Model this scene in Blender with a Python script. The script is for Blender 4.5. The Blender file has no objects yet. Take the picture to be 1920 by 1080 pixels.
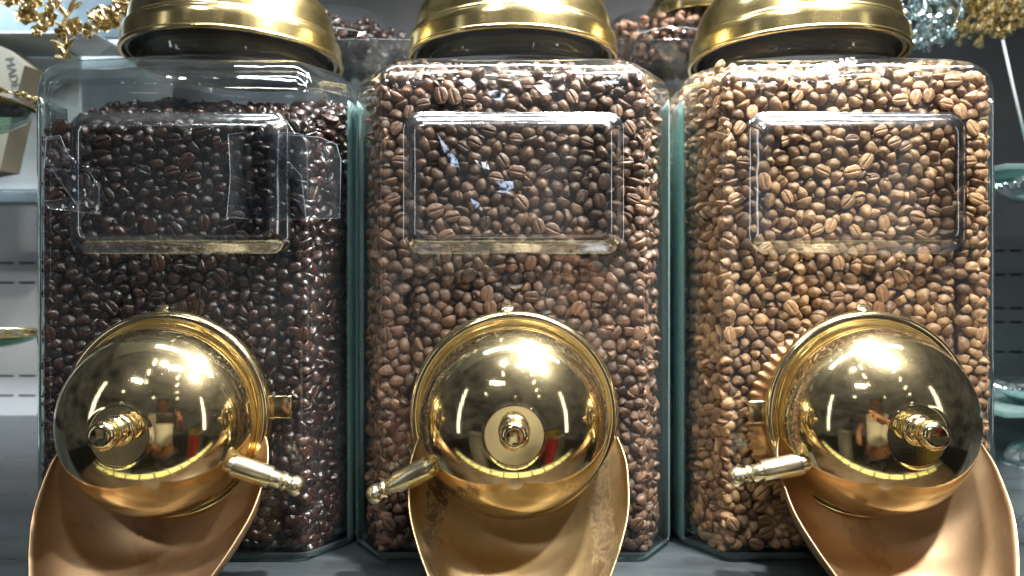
import bpy, bmesh, math, random
import numpy as np
from mathutils import Vector, Matrix, Quaternion, noise

random.seed(7)
sc = bpy.context.scene
COL = sc.collection
PI = math.pi
# ------------------------------------------------------------------ camera
F = 1371.0                                   # focal length in photo pixels (1920 wide)
cam_d = bpy.data.cameras.new('camera')
cam = bpy.data.objects.new('camera', cam_d)
COL.objects.link(cam)
cam.location = (0, 0, 0)
cam.rotation_euler = (math.radians(90), 0, 0)
cam_d.sensor_width = 36
cam_d.lens = 36 * F / 1920
cam_d.clip_start = 0.01
cam_d.clip_end = 60
cam_d.dof.use_dof = True
cam_d.dof.focus_distance = 0.385
cam_d.dof.aperture_fstop = 9.0
sc.camera = cam
# ------------------------------------------------------------------ ambient light of the hall
world = bpy.data.worlds.new('World')
sc.world = world
world.use_nodes = True
wn = world.node_tree.nodes
wl = world.node_tree.links
bg = wn['Background']
wtc = wn.new('ShaderNodeTexCoord')
wmap = wn.new('ShaderNodeMapping')
wmap.inputs['Scale'].default_value = (3.0, 3.0, 6.0)
wno = wn.new('ShaderNodeTexNoise')
wno.inputs['Scale'].default_value = 1.2
wno.inputs['Detail'].default_value = 3
wr = wn.new('ShaderNodeValToRGB')
wr.color_ramp.elements[0].position = 0.35
wr.color_ramp.elements[0].color = (0.010, 0.012, 0.016, 1)
wr.color_ramp.elements[1].position = 0.75
wr.color_ramp.elements[1].color = (0.075, 0.08, 0.085, 1)
wl.new(wtc.outputs['Generated'], wmap.inputs['Vector'])
wl.new(wmap.outputs['Vector'], wno.inputs['Vector'])
wl.new(wno.outputs['Fac'], wr.inputs['Fac'])
wl.new(wr.outputs['Color'], bg.inputs['Color'])
bg.inputs['Strength'].default_value = 1.0
# ------------------------------------------------------------------ lamps


def area(name, loc, aim, sx, sy, power, color=(1, 1, 1), spread=180):
    d = bpy.data.lights.new(name, 'AREA')
    d.shape = 'RECTANGLE' if sx != sy else 'DISK'
    d.size = sx
    if sx != sy:
        d.size_y = sy
    d.energy = power
    d.color = color
    d.spread = math.radians(spread)
    o = bpy.data.objects.new(name, d)
    COL.objects.link(o)
    o.location = loc
    o.rotation_euler = (Vector(aim) - Vector(loc)).to_track_quat('-Z', 'Y').to_euler()
    return o


area('spot_and_fill_lamp', (0.185, 0.325, 0.56), (0.06, 0.40, -0.10), 0.045, 0.045, 9.0, (1, 0.97, 0.90), 110)
area('spot_and_fill_lamp', (0.16, 0.46, 0.60), (0.0, 0.44, 0.0), 0.035, 0.035, 4.0, (1, 0.97, 0.92), 110)
area('spot_and_fill_lamp', (0.36, 0.08, 0.60), (0.16, 0.40, 0.0), 0.045, 0.045, 3.4, (1, 0.97, 0.92), 90)  # added frontal fill for the beans, not a real spot
area('spot_and_fill_lamp', (-0.12, 0.10, 0.64), (-0.05, 0.40, 0.05), 0.040, 0.040, 0.5, (1, 0.97, 0.93), 90)  # weak second fill from the front left, also added
area('strip_and_fill_lamp', (0.12, 0.415, 0.60), (0.12, 0.43, 0.0), 0.85, 0.05, 2.6, (0.84, 0.92, 1), 130)
area('strip_and_fill_lamp', (-0.62, 0.60, 0.46), (-0.62, 0.84, 0.0), 0.35, 0.03, 5.0, (0.80, 0.91, 1), 120)  # added out of view to brighten the boards at the left
area('hall_and_fill_lamp', (0.35, -0.35, 1.7), (0.08, 0.4, 0.0), 0.45, 0.10, 2.2, (0.93, 0.96, 1), 60)  # added fill: narrow beam that lights the jar fronts and misses the photographer
area('edge_highlight_lamp', (-1.5, -0.5, 0.25), (-0.1, 0.4, 0.0), 0.12, 1.3, 0.8, (0.95, 0.98, 1), 150)  # added upright strip that draws bright lines on the jar corners
area('edge_highlight_lamp', (1.6, -0.7, 0.25), (0.1, 0.4, 0.0), 0.12, 1.3, 1.0, (1, 0.96, 0.9), 150)  # its counterpart on the right, likewise added for edge highlights
area('hall_and_fill_lamp', (-0.9, -1.6, 1.9), (0, -0.3, -0.3), 0.5, 0.12, 8.0, (0.95, 0.97, 1), 150)
sc.view_settings.view_transform = 'Standard'
sc.view_settings.look = 'None'
sc.view_settings.exposure = 0.0
sc.view_settings.gamma = 1.0
sc.cycles.max_bounces = 12
sc.cycles.transparent_max_bounces = 40
sc.cycles.glossy_bounces = 6
sc.cycles.sample_clamp_indirect = 6.0
sc.cycles.caustics_reflective = True
sc.cycles.use_denoising = True

# ================================================================== helpers


def new_mat(name):
    m = bpy.data.materials.new(name)
    m.use_nodes = True
    nt = m.node_tree
    for n in list(nt.nodes):
        if n.type != 'OUTPUT_MATERIAL':
            nt.nodes.remove(n)
    out = [n for n in nt.nodes if n.type == 'OUTPUT_MATERIAL'][0]
    return m, nt, out


def N(nt, kind, **kw):
    n = nt.nodes.new(kind)
    for k, v in kw.items():
        if hasattr(n, k) and not k[0].isupper():
            setattr(n, k, v)
        else:
            n.inputs[k.replace('_', ' ')].default_value = v
    return n


def ramp(nt, src, stops):
    r = nt.nodes.new('ShaderNodeValToRGB')
    cr = r.color_ramp
    while len(cr.elements) < len(stops):
        cr.elements.new(0.5)
    for e, (p, c) in zip(cr.elements, stops):
        e.position = p
        e.color = c if len(c) == 4 else (*c, 1)
    nt.links.new(src, r.inputs['Fac'])
    return r.outputs['Color']


def math_n(nt, op, a, b=None):
    n = nt.nodes.new('ShaderNodeMath')
    n.operation = op
    for i, v in enumerate((a, b)):
        if v is None:
            continue
        if isinstance(v, (int, float)):
            n.inputs[i].default_value = v
        else:
            nt.links.new(v, n.inputs[i])
    return n.outputs[0]


def mixc(nt, fac, a, b):
    n = nt.nodes.new('ShaderNodeMix')
    n.data_type = 'RGBA'
    for i, v in ((0, fac), (6, a), (7, b)):
        if isinstance(v, (int, float)):
            n.inputs[i].default_value = v
        elif isinstance(v, tuple):
            n.inputs[i].default_value = v if len(v) == 4 else (*v, 1)
        else:
            nt.links.new(v, n.inputs[i])
    return n.outputs[2]


def coord(nt, scale=(1, 1, 1), rot=(0, 0, 0), kind='Object', loc=(0, 0, 0)):
    t = nt.nodes.new('ShaderNodeTexCoord')
    m = nt.nodes.new('ShaderNodeMapping')
    m.inputs['Scale'].default_value = scale
    m.inputs['Rotation'].default_value = rot
    m.inputs['Location'].default_value = loc
    nt.links.new(t.outputs[kind], m.inputs['Vector'])
    return m.outputs['Vector']


def noise_n(nt, vec, scale, detail=3, rough=0.5, dist=0):
    n = nt.nodes.new('ShaderNodeTexNoise')
    n.inputs['Scale'].default_value = scale
    n.inputs['Detail'].default_value = detail
    n.inputs['Roughness'].default_value = rough
    n.inputs['Distortion'].default_value = dist
    nt.links.new(vec, n.inputs['Vector'])
    return n.outputs['Fac']


def bump(nt, h, strength, dist):
    b = nt.nodes.new('ShaderNodeBump')
    b.inputs['Strength'].default_value = strength
    b.inputs['Distance'].default_value = dist
    nt.links.new(h, b.inputs['Height'])
    return b.outputs['Normal']


def tag(o, label=None, cat=None, group=None, kind=None):
    if label:
        o['label'] = label
    if cat:
        o['category'] = cat
    if group:
        o['group'] = group
    if kind:
        o['kind'] = kind
    return o


def obj(name, me, mat=None, parent=None, loc=None, smooth=True):
    o = bpy.data.objects.new(name, me)
    COL.objects.link(o)
    if mat is not None:
        for mm in (mat if isinstance(mat, (list, tuple)) else [mat]):
            me.materials.append(mm)
    if smooth:
        me.polygons.foreach_set('use_smooth', [True] * len(me.polygons))
    if parent:
        o.parent = parent
    if loc:
        o.location = loc
    return o


def mesh(name, v, f):
    me = bpy.data.meshes.new(name)
    me.from_pydata([tuple(p) for p in v], [], f)
    me.update()
    return me


def empty(name, loc, label, cat, group=None):
    o = bpy.data.objects.new(name, None)
    o.empty_display_size = 0.02
    COL.objects.link(o)
    o.location = loc
    return tag(o, label, cat, group)


class MB:
    def __init__(s):
        s.v = []
        s.f = []

    def add(s, v, f):
        n = len(s.v)
        s.v += [tuple(p) for p in v]
        s.f += [tuple(i + n for i in q) for q in f]
        return s

    def box(s, x0, x1, y0, y1, z0, z1):
        v = [(x, y, z) for x in (x0, x1) for y in (y0, y1) for z in (z0, z1)]
        return s.add(v, [(0, 1, 3, 2), (4, 6, 7, 5), (0, 4, 5, 1), (2, 3, 7, 6), (0, 2, 6, 4), (1, 5, 7, 3)])

    def lathe(s, prof, origin=(0, 0, 0), axis=(0, 0, 1), n=64, wob=None):
        """prof: (radius, height) pairs along the axis"""
        ax = Vector(axis).normalized()
        q = Vector((0, 0, 1)).rotation_difference(ax)
        o = Vector(origin)
        v, f = [], []
        for i, (r, h) in enumerate(prof):
            for k in range(n):
                a = 2 * PI * k / n
                rr = r * (1 + (wob(a, i) if wob else 0))
                v.append(o + q @ Vector((rr * math.cos(a), rr * math.sin(a), h)))
        for i in range(len(prof) - 1):
            for k in range(n):
                a, b = i * n + k, i * n + (k + 1) % n
                f.append((a, b, b + n, a + n))
        if prof[0][0] > 1e-6:
            f.append(tuple(reversed(range(n))))
        if prof[-1][0] > 1e-6:
            f.append(tuple(range((len(prof) - 1) * n, len(prof) * n)))
        return s.add(v, f)

    def tube(s, pts, rad, n=10):
        pts = [Vector(p) for p in pts]
        rads = rad if isinstance(rad, (list, tuple)) else [rad] * len(pts)
        v, f = [], []
        t0 = (pts[1] - pts[0]).normalized()
        u = t0.orthogonal().normalized()
        for i, p in enumerate(pts):
            t = (pts[min(i + 1, len(pts) - 1)] - pts[max(i - 1, 0)]).normalized()
            u = (u - t * u.dot(t)).normalized()
            w = t.cross(u)
            for k in range(n):
                a = 2 * PI * k / n
                v.append(p + (u * math.cos(a) + w * math.sin(a)) * rads[i])
        for i in range(len(pts) - 1):
            for k in range(n):
                a, b = i * n + k, i * n + (k + 1) % n
                f.append((a, b, b + n, a + n))
        f.append(tuple(reversed(range(n))))
        f.append(tuple(range((len(pts) - 1) * n, len(pts) * n)))
        return s.add(v, f)

    def build(s, name, mat, parent=None, loc=None, smooth=True, bevel=0, bseg=2, sharp=None):
        me = mesh(name, s.v, s.f)
        if sharp is not None:
            me.polygons.foreach_set('use_smooth', [True] * len(me.polygons))
            me.set_sharp_from_angle(angle=math.radians(sharp))
        o = obj(name, me, mat, parent, loc, smooth)
        if bevel:
            b = o.modifiers.new('bevel', 'BEVEL')
            b.width = bevel
            b.segments = bseg
            b.limit_method = 'ANGLE'
            b.harden_normals = False
        return o


# ================================================================== materials
def brass(name, base, rough, rvar, scratch, streak=None, speck=0.0, tarnish=None, haze=0.085):
    m, nt, out = new_mat(name)
    p = N(nt, 'ShaderNodeBsdfPrincipled')
    p.inputs['Metallic'].default_value = 1
    v = coord(nt)
    tone = noise_n(nt, v, 28, 4, 0.6)
    colr = ramp(nt, tone, [(0.3, tuple(c * 0.90 for c in base)), (0.7, base)])
    if tarnish:
        tv = noise_n(nt, v, tarnish[0], 5, 0.65, 0.6)
        fac = ramp(nt, tv, [(tarnish[1], (0, 0, 0)), (tarnish[1] + 0.05, (1, 1, 1))])
        colr = mixc(nt, fac, colr, tarnish[2])
    r = noise_n(nt, v, 42, 6, 0.72, 0.8)
    rr = math_n(nt, 'ADD', math_n(nt, 'MULTIPLY', r, rvar), rough - rvar * 0.5)
    if speck:
        sp = noise_n(nt, v, 1600, 1, 0.5)
        spm = ramp(nt, sp, [(0.71, (0, 0, 0)), (0.77, (1, 1, 1))])
        rr = math_n(nt, 'ADD', rr, math_n(nt, 'MULTIPLY', spm, speck))
        dust = noise_n(nt, v, 9, 3)
        colr = mixc(nt, math_n(nt, 'MULTIPLY', spm, math_n(nt, 'MULTIPLY', dust, 0.45)), colr, (0.75, 0.72, 0.62))
    nt.links.new(rr, p.inputs['Roughness'])
    nt.links.new(colr, p.inputs['Base Color'])
    if streak:
        sv = coord(nt, streak)
        h = noise_n(nt, sv, 1.0, 4, 0.7)
    else:
        sv = coord(nt, (1, 1, 1))
        h1 = noise_n(nt, coord(nt, (1400, 40, 60), (0.3, 0.8, 0.2)), 1.0, 2)
        h2 = noise_n(nt, coord(nt, (50, 60, 1300), (0.9, 0.1, 0.5)), 1.0, 2)
        h = math_n(nt, 'ADD', h1, h2)
    nt.links.new(bump(nt, h, scratch, 0.0001), p.inputs['Normal'])
    g2 = N(nt, 'ShaderNodeBsdfGlossy')
    g2.inputs['Roughness'].default_value = 0.36
    nt.links.new(colr, g2.inputs['Color'])
    mx = N(nt, 'ShaderNodeMixShader')
    sm = noise_n(nt, coord(nt, (1, 1, 1.6), (0.4, 0.2, 0.7)), 34, 5, 0.7, 1.2)
    nt.links.new(math_n(nt, 'MULTIPLY', ramp(nt, sm, [(0.35, (0.25, 0.25, 0.25)), (0.7, (1, 1, 1))]), haze), mx.inputs[0])
    nt.links.new(p.outputs[0], mx.inputs[1])
    nt.links.new(g2.outputs[0], mx.inputs[2])
    nt.links.new(mx.outputs[0], out.inputs['Surface'])
    return m


BASE = (0.90, 0.74, 0.43)
M = {}
M['brass_polished'] = brass('polished_brass', BASE, 0.07, 0.11, 0.11, speck=0.2)
M['brass_ring'] = brass('ring_brass', BASE, 0.12, 0.06, 0.06, speck=0.2)
M['brass_lid'] = brass('lid_brass', (0.80, 0.64, 0.30), 0.19, 0.12, 0.30, streak=(30, 30, 900), tarnish=(14, 0.62, (0.60, 0.45, 0.17)))
M['brass_dull'] = brass('dull_brass', (0.42, 0.285, 0.165), 0.46, 0.14, 0.2, speck=0.15, tarnish=(13, 0.56, (0.33, 0.21, 0.11)))
M['brass_stained'] = brass('stained_brass', (0.44, 0.32, 0.165), 0.45, 0.14, 0.2, speck=0.2, tarnish=(12, 0.58, (0.40, 0.27, 0.12)))
M['brass_lever'] = brass('lever_brass', (0.84, 0.76, 0.52), 0.26, 0.06, 0.04)
M['brass_brown'] = brass('brown_brass', (0.30, 0.17, 0.085), 0.42, 0.1, 0.1)
M['gold_ornament'] = brass('gold_ornament', (0.96, 0.80, 0.46), 0.22, 0.1, 0.05)
M['silver'] = brass('silver_ornament', (0.72, 0.84, 0.86), 0.20, 0.1, 0.05)
# stains of the middle chute: dark flaky patches, placed along its sides
m = M['brass_stained']
nt = m.node_tree
p = [n for n in nt.nodes if n.type == 'BSDF_PRINCIPLED'][0]
src = p.inputs['Base Color'].links[0].from_socket
vv = coord(nt)
sep = N(nt, 'ShaderNodeSeparateXYZ')
nt.links.new(vv, sep.inputs[0])
n1 = noise_n(nt, vv, 110, 8, 0.78, 0.5)
side = math_n(nt, 'ABSOLUTE', sep.outputs['X'])
sfac = ramp(nt, side, [(0.028, (0, 0, 0)), (0.040, (1, 1, 1)), (0.049, (1, 1, 1)), (0.053, (0, 0, 0))])
fac = ramp(nt, math_n(nt, 'MULTIPLY', n1, sfac), [(0.43, (0, 0, 0)), (0.52, (1, 1, 1))])
cc = mixc(nt, math_n(nt, 'MULTIPLY', fac, 0.88), src, (0.045, 0.028, 0.014))
nt.links.new(cc, p.inputs['Base Color'])
met = math_n(nt, 'SUBTRACT', 1.0, math_n(nt, 'MULTIPLY', fac, 0.7))
nt.links.new(met, p.inputs['Metallic'])


def glass_mat(name, edge_col, base_col, haze=0.006, bumpy=0.0, gloss=1.0, edge_pow=0.5, diffuse=None, f0=0.045, rough=0.03, ramp_at=(0.45, 1.0)):
    """clear glass whose light path is not bent: what passes is tinted more the more slanting its path, the rest is mirrored"""
    m, nt, out = new_mat(name)
    tr = N(nt, 'ShaderNodeBsdfTransparent')
    lw = N(nt, 'ShaderNodeLayerWeight')
    lw.inputs['Blend'].default_value = edge_pow
    col = ramp(nt, lw.outputs['Facing'], [(0.0, base_col), (ramp_at[0], base_col), (ramp_at[1], edge_col)])
    nt.links.new(col, tr.inputs['Color'])
    gl = N(nt, 'ShaderNodeBsdfGlossy')
    gl.inputs['Roughness'].default_value = rough
    gl.inputs['Color'].default_value = (gloss, gloss, gloss, 1)
    # mirrored share after Schlick, the same from both sides of a thin wall
    fw = N(nt, 'ShaderNodeLayerWeight')
    fw.inputs['Blend'].default_value = 0.5
    v = coord(nt)
    if bumpy:
        h = noise_n(nt, v, 22, 3, 0.5)
        nb = bump(nt, h, bumpy, 0.004)
        nt.links.new(nb, gl.inputs['Normal'])
        nt.links.new(nb, fw.inputs['Normal'])
    mx = N(nt, 'ShaderNodeMixShader')
    fr = math_n(nt, 'ADD', f0, math_n(nt, 'MULTIPLY', 1 - f0, math_n(nt, 'POWER', fw.outputs['Facing'], 5.0)))
    nt.links.new(fr, mx.inputs[0])
    nt.links.new(tr.outputs[0], mx.inputs[1])
    nt.links.new(gl.outputs[0], mx.inputs[2])
    df = N(nt, 'ShaderNodeBsdfDiffuse')
    df.inputs['Color'].default_value = (*(diffuse or (0.72, 0.78, 0.85)), 1)
    sm = noise_n(nt, coord(nt, (1, 1, 0.5)), 16, 5, 0.7, 0.5)
    sp = noise_n(nt, v, 1500, 1)
    spm = ramp(nt, sp, [(0.74, (0, 0, 0)), (0.80, (1, 1, 1))])
    scr = noise_n(nt, coord(nt, (260, 260, 5), (0.02, 0.05, 0.0)), 1.0, 2)
    scm = ramp(nt, scr, [(0.70, (0, 0, 0)), (0.76, (1, 1, 1))])
    smm = ramp(nt, sm, [(0.40, (0, 0, 0)), (0.8, (1, 1, 1))])
    a = math_n(nt, 'MULTIPLY', smm, haze * 3)
    b = math_n(nt, 'MULTIPLY', spm, 0.05)
    c = math_n(nt, 'MULTIPLY', scm, 0.012)
    hz = math_n(nt, 'ADD', math_n(nt, 'ADD', a, b), c)
    if diffuse:
        hz = math_n(nt, 'ADD', hz, 0.16)
    m2 = N(nt, 'ShaderNodeMixShader')
    nt.links.new(hz, m2.inputs[0])
    nt.links.new(mx.outputs[0], m2.inputs[1])
    nt.links.new(df.outputs[0], m2.inputs[2])
    nt.links.new(m2.outputs[0], out.inputs['Surface'])
    return m


M['glass'] = glass_mat('jar_glass', (0.80, 0.90, 0.88), (0.975, 0.985, 0.985), 0.006, 0.0)
M['glass_edge'] = glass_mat('jar_glass_edge', (0.22, 0.48, 0.45), (0.62, 0.80, 0.77), 0.01, 0.6, 1.0, 0.5, diffuse=(0.38, 0.52, 0.52))
M['glass_shoulder'] = glass_mat('jar_glass_shoulder', (0.55, 0.72, 0.72), (0.92, 0.95, 0.95), 0.006, 0.7, f0=0.17, rough=0.07)
M['glass_panel'] = glass_mat('panel_glass', (0.93, 0.97, 0.97), (0.995, 1.0, 1.0), 0.003, 0.03, f0=0.03)
M['glass_slope'] = glass_mat('panel_slope_glass', (0.16, 0.18, 0.22), (0.86, 0.88, 0.90), 0.010, 0.45, f0=0.36, rough=0.13, ramp_at=(0.33, 0.52))  # darkens at a slant to imitate the shadow under the panel
for nm_, col_ in (('glass_solid', (0.93, 0.975, 0.96)), ('glass_teal', (0.62, 0.78, 0.75))):
    m, nt, out = new_mat(nm_)
    g = N(nt, 'ShaderNodeBsdfGlass')
    g.inputs['Color'].default_value = (*col_, 1)
    g.inputs['IOR'].default_value = 1.5
    g.inputs['Roughness'].default_value = 0.06
    df = N(nt, 'ShaderNodeBsdfDiffuse')
    df.inputs['Color'].default_value = (0.36, 0.50, 0.50, 1)
    mx = N(nt, 'ShaderNodeMixShader')
    mx.inputs[0].default_value = 0.05 if nm_ == 'glass_solid' else 0.25
    nt.links.new(g.outputs[0], mx.inputs[1])
    nt.links.new(df.outputs[0], mx.inputs[2])
    nt.links.new(mx.outputs[0], out.inputs['Surface'])
    M[nm_] = m
M['glass_bowl'] = glass_mat('bowl_glass', (0.15, 0.50, 0.36), (0.85, 0.95, 0.90), 0.02, 0.1)
M['tape'] = glass_mat('clear_tape', (0.7, 0.75, 0.78), (0.90, 0.92, 0.94), 0.012, 0.9, f0=0.08)
M['tape_edge'] = glass_mat('tape_edge', (0.6, 0.65, 0.7), (0.6, 0.65, 0.7), 0.12, 0.4)


def bean_mat(name, dark, light, rough, coat, spec):
    m, nt, out = new_mat(name)
    p = N(nt, 'ShaderNodeBsdfPrincipled')
    at = N(nt, 'ShaderNodeAttribute')
    at.attribute_name = 'tone'
    oi = N(nt, 'ShaderNodeObjectInfo')
    tone = math_n(nt, 'FRACT', math_n(nt, 'ADD', at.outputs['Fac'], oi.outputs['Random']))
    v = coord(nt)
    n1 = noise_n(nt, v, 330, 4, 0.6)
    t2 = math_n(nt, 'ADD', math_n(nt, 'MULTIPLY', tone, 0.75), math_n(nt, 'MULTIPLY', n1, 0.4))
    c = ramp(nt, t2, [(0.15, dark), (0.95, light)])
    cr = N(nt, 'ShaderNodeAttribute')
    cr.attribute_name = 'crease'
    c2 = mixc(nt, math_n(nt, 'MULTIPLY', cr.outputs['Fac'], 0.6), c, tuple(x * 1.25 + 0.006 for x in light))
    nt.links.new(c2, p.inputs['Base Color'])
    rn = noise_n(nt, v, 500, 3)
    nt.links.new(math_n(nt, 'ADD', math_n(nt, 'MULTIPLY', rn, 0.2), rough - 0.1), p.inputs['Roughness'])
    p.inputs['Specular IOR Level'].default_value = spec
    p.inputs['Coat Weight'].default_value = coat
    p.inputs['Coat Roughness'].default_value = 0.22
    h = math_n(nt, 'ADD', noise_n(nt, v, 420, 4, 0.6), math_n(nt, 'MULTIPLY', noise_n(nt, coord(nt, (90, 420, 420)), 1.0, 2), 0.8))
    nt.links.new(bump(nt, h, 0.5, 0.0011), p.inputs['Normal'])
    nt.links.new(p.outputs[0], out.inputs['Surface'])
    return m


M['bean_dark'] = bean_mat('dark_roast_bean', (0.006, 0.0035, 0.003), (0.036, 0.0135, 0.008), 0.30, 0.22, 0.5)
M['bean_mid'] = bean_mat('medium_roast_bean', (0.046, 0.022, 0.013), (0.165, 0.086, 0.050), 0.50, 0.0, 0.45)
M['bean_light'] = bean_mat('light_roast_bean', (0.12, 0.058, 0.028), (0.38, 0.215, 0.105), 0.50, 0.0, 0.45)


def simple(name, base, rough=0.5, metal=0.0, nscale=20, var=0.25, bstr=0.1, bdist=0.0005, spec=0.5, stretch=(1, 1, 1)):
    m, nt, out = new_mat(name)
    p = N(nt, 'ShaderNodeBsdfPrincipled')
    p.inputs['Metallic'].default_value = metal
    p.inputs['Specular IOR Level'].default_value = spec
    v = coord(nt, stretch)
    n = noise_n(nt, v, nscale, 5, 0.6, 0.3)
    c = ramp(nt, n, [(0.3, tuple(x * (1 - var) for x in base)), (0.7, tuple(min(1, x * (1 + var)) for x in base))])
    nt.links.new(c, p.inputs['Base Color'])
    nt.links.new(math_n(nt, 'ADD', math_n(nt, 'MULTIPLY', n, 0.2), rough - 0.1), p.inputs['Roughness'])
    nt.links.new(bump(nt, noise_n(nt, v, nscale * 12, 3), bstr, bdist), p.inputs['Normal'])
    nt.links.new(p.outputs[0], out.inputs['Surface'])
    return m


M['counter'] = simple('dark_slate_counter', (0.020, 0.025, 0.028), 0.30, 0, 30, 0.5, 0.2, stretch=(0.3, 1, 1))
M['wall'] = simple('grey_metal_wall', (0.46, 0.48, 0.49), 0.45, 0.0, 5, 0.15, 0.05)
M['wall_dark'] = simple('dark_metal_wall', (0.075, 0.08, 0.09), 0.4, 0.0, 6, 0.3, 0.05)
M['slot'] = simple('slot_shadow', (0.01, 0.01, 0.012), 0.8)
M['marble'] = simple('pale_marble_board', (0.58, 0.67, 0.72), 0.18, 0, 9, 0.22, 0.02, stretch=(1, 1, 2.2))
M['slate_board'] = simple('dark_slate_board', (0.085, 0.11, 0.125), 0.2, 0, 10, 0.5, 0.05)
M['card'] = simple('tan_card', (0.13, 0.118, 0.085), 0.6, 0, 30, 0.06)
M['ink'] = simple('grey_ink', (0.06, 0.06, 0.055), 0.6)
M['cord'] = simple('pale_cord', (0.5, 0.54, 0.56), 0.5)
M['white'] = simple('white_residue', (0.72, 0.76, 0.85), 0.55, 0, 300, 0.25, 0.5)
M['blue_res'] = simple('bluish_residue', (0.36, 0.46, 0.66), 0.5, 0, 300, 0.35, 0.5)
M['post'] = simple('grey_post', (0.30, 0.32, 0.31), 0.5)
M['rubber'] = simple('grey_gasket', (0.42, 0.42, 0.38), 0.45)
M['dark_brown'] = simple('plain_dark_brown', (0.05, 0.035, 0.025), 0.35)
M['shirt'] = simple('cream_shirt', (0.80, 0.77, 0.66), 0.8, 0, 8, 0.05)
M['skin'] = simple('skin', (0.30, 0.14, 0.085), 0.5, 0, 40, 0.08)
M['hair'] = simple('black_hair', (0.015, 0.012, 0.010), 0.5)
M['trousers'] = simple('dark_trousers', (0.03, 0.035, 0.05), 0.8)
M['phone'] = simple('black_phone', (0.01, 0.01, 0.012), 0.2)
M['hall_floor'] = simple('hall_floor', (0.03, 0.028, 0.026), 0.35, 0, 3, 0.3)
M['red'] = simple('red_box', (0.55, 0.03, 0.03), 0.5)
M['yellow'] = simple('yellow_box', (0.60, 0.50, 0.06), 0.5)
M['paper'] = simple('paper_sack', (0.62, 0.60, 0.52), 0.7)
M['tagstrip'] = simple('price_rail', (0.55, 0.56, 0.24), 0.4, 0, 40, 0.3)
for nm_, th_ in (('white', 0.48), ('blue_res', 0.54)):
    nt = M[nm_].node_tree
    out = [n for n in nt.nodes if n.type == 'OUTPUT_MATERIAL'][0]
    pr = out.inputs['Surface'].links[0].from_socket
    mk = ramp(nt, noise_n(nt, coord(nt, (1, 1, 1), (0.3, 0.5, 0.4)), 210, 4, 0.65, 0.8), [(th_ - 0.10, (0.0,) * 3), (th_ + 0.12, (0.85,) * 3)])
    tr = N(nt, 'ShaderNodeBsdfTransparent')
    mx = N(nt, 'ShaderNodeMixShader')
    nt.links.new(mk, mx.inputs[0])
    nt.links.new(tr.outputs[0], mx.inputs[1])
    nt.links.new(pr, mx.inputs[2])
    nt.links.new(mx.outputs[0], out.inputs['Surface'])
m, nt, out = new_mat('lit_lamp')
e = N(nt, 'ShaderNodeEmission')
e.inputs['Color'].default_value = (1.0, 0.97, 0.88, 1)
e.inputs['Strength'].default_value = 10
nt.links.new(e.outputs[0], out.inputs['Surface'])
M['lit'] = m

# ================================================================== the setting
D0 = 0.398            # distance of the jar fronts
ZB = -0.1495          # counter top
JX = (-0.1850, 0.0005, 0.1895)
VX = (-0.1850, 0.0010, 0.1910)     # the dispensers do not sit quite in the middle
HW = 0.0920

b = MB().box(-0.75, 0.75, 0.372, 0.86, ZB - 0.03, ZB)
tag(b.build('counter', M['counter'], bevel=0.002), kind='structure')
b = MB().box(-0.75, 0.75, 0.050, 0.0595, -0.475, -0.4285)
r_ = b.build('price_rail', M['rubber'], bevel=0.001)
tag(r_, 'pale price rail along the front edge of the lower shelf below the jars', 'price rail')
for i in range(13):
    x = -0.62 + i * 0.1
    MB().box(x - 0.043, x + 0.043, 0.064, 0.112, -0.4298, -0.4270).build('price_tag', M['tagstrip'], r_, bevel=0.0008)
b = MB().box(-4, 4, -5, 2.0, -1.40, -1.35)
tag(b.build('floor', M['hall_floor']), kind='structure')
b = MB().box(-0.75, 0.75, 0.40, 0.84, -1.348, ZB - 0.0302)
tag(b.build('counter_base', M['wall_dark']), kind='structure')


def px(x, y, d):
    """a point of the place: photo pixel and distance"""
    return Vector(((x - 960) / F * d, d, (540 - y) / F * d))


tag(MB().box(-0.85, 0.85, 0.30, 0.90, 0.66, 0.68).build('unseen_top_board', M['wall'], bevel=0.002), kind='structure')  # unseen board, added so the dome tops mirror something pale
tag(MB().box(-0.75, 0.75, 0.060, 0.3999, -0.455, -0.43).build('lower_shelf', M['dark_brown'], bevel=0.002), kind='structure')


# --- back walls of perforated metal, one on each side, and the plain one between
def perforated_wall(name, x0, x1, y, z0, z1, rows, slot_w, slot_h, pitch, mat, off=0.0):
    w = MB()
    T = 0.003
    cuts = sorted(rows)
    zc = z0
    segs = []
    for r in cuts:
        w.box(x0, x1, y, y + T, zc, r - slot_h / 2)
        x = x0 + off
        prev = x0
        while x + slot_w < x1:
            if x > prev:
                w.box(prev, x, y, y + T, r - slot_h / 2, r + slot_h / 2)
            prev = x + slot_w
            x += pitch
        w.box(prev, x1, y, y + T, r - slot_h / 2, r + slot_h / 2)
        zc = r + slot_h / 2
    w.box(x0, x1, y, y + T, zc, z1)
    o = w.build(name, mat, smooth=False)
    tag(o, kind='structure')
    MB().box(x0, x1, y + 0.02, y + 0.023, z0, z1).build('backing', M['slot'], o, smooth=False)
    return o


YW = 0.86
rowsL = [(540 - p_) / F * YW for p_ in (493, 530, 705, 742, 810, 865, 897)]
perforated_wall('back_wall', -0.95, -0.40, YW, ZB - 0.01, 0.50, rowsL, 0.0205, 0.0024, 0.0255, M['wall'], off=0.012)
rowsR = [(540 - p_) / F * YW for p_ in (470, 515, 578, 604, 660)]
perforated_wall('back_wall', 0.45, 0.95, YW, ZB - 0.01, 0.50, rowsR, 0.016, 0.0024, 0.021, M['wall_dark'], off=0.009)
tag(MB().box(-0.3999, 0.4499, YW, YW + 0.02, ZB - 0.01, 0.50).build('back_wall', M['wall_dark'], smooth=False), kind='structure')

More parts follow.
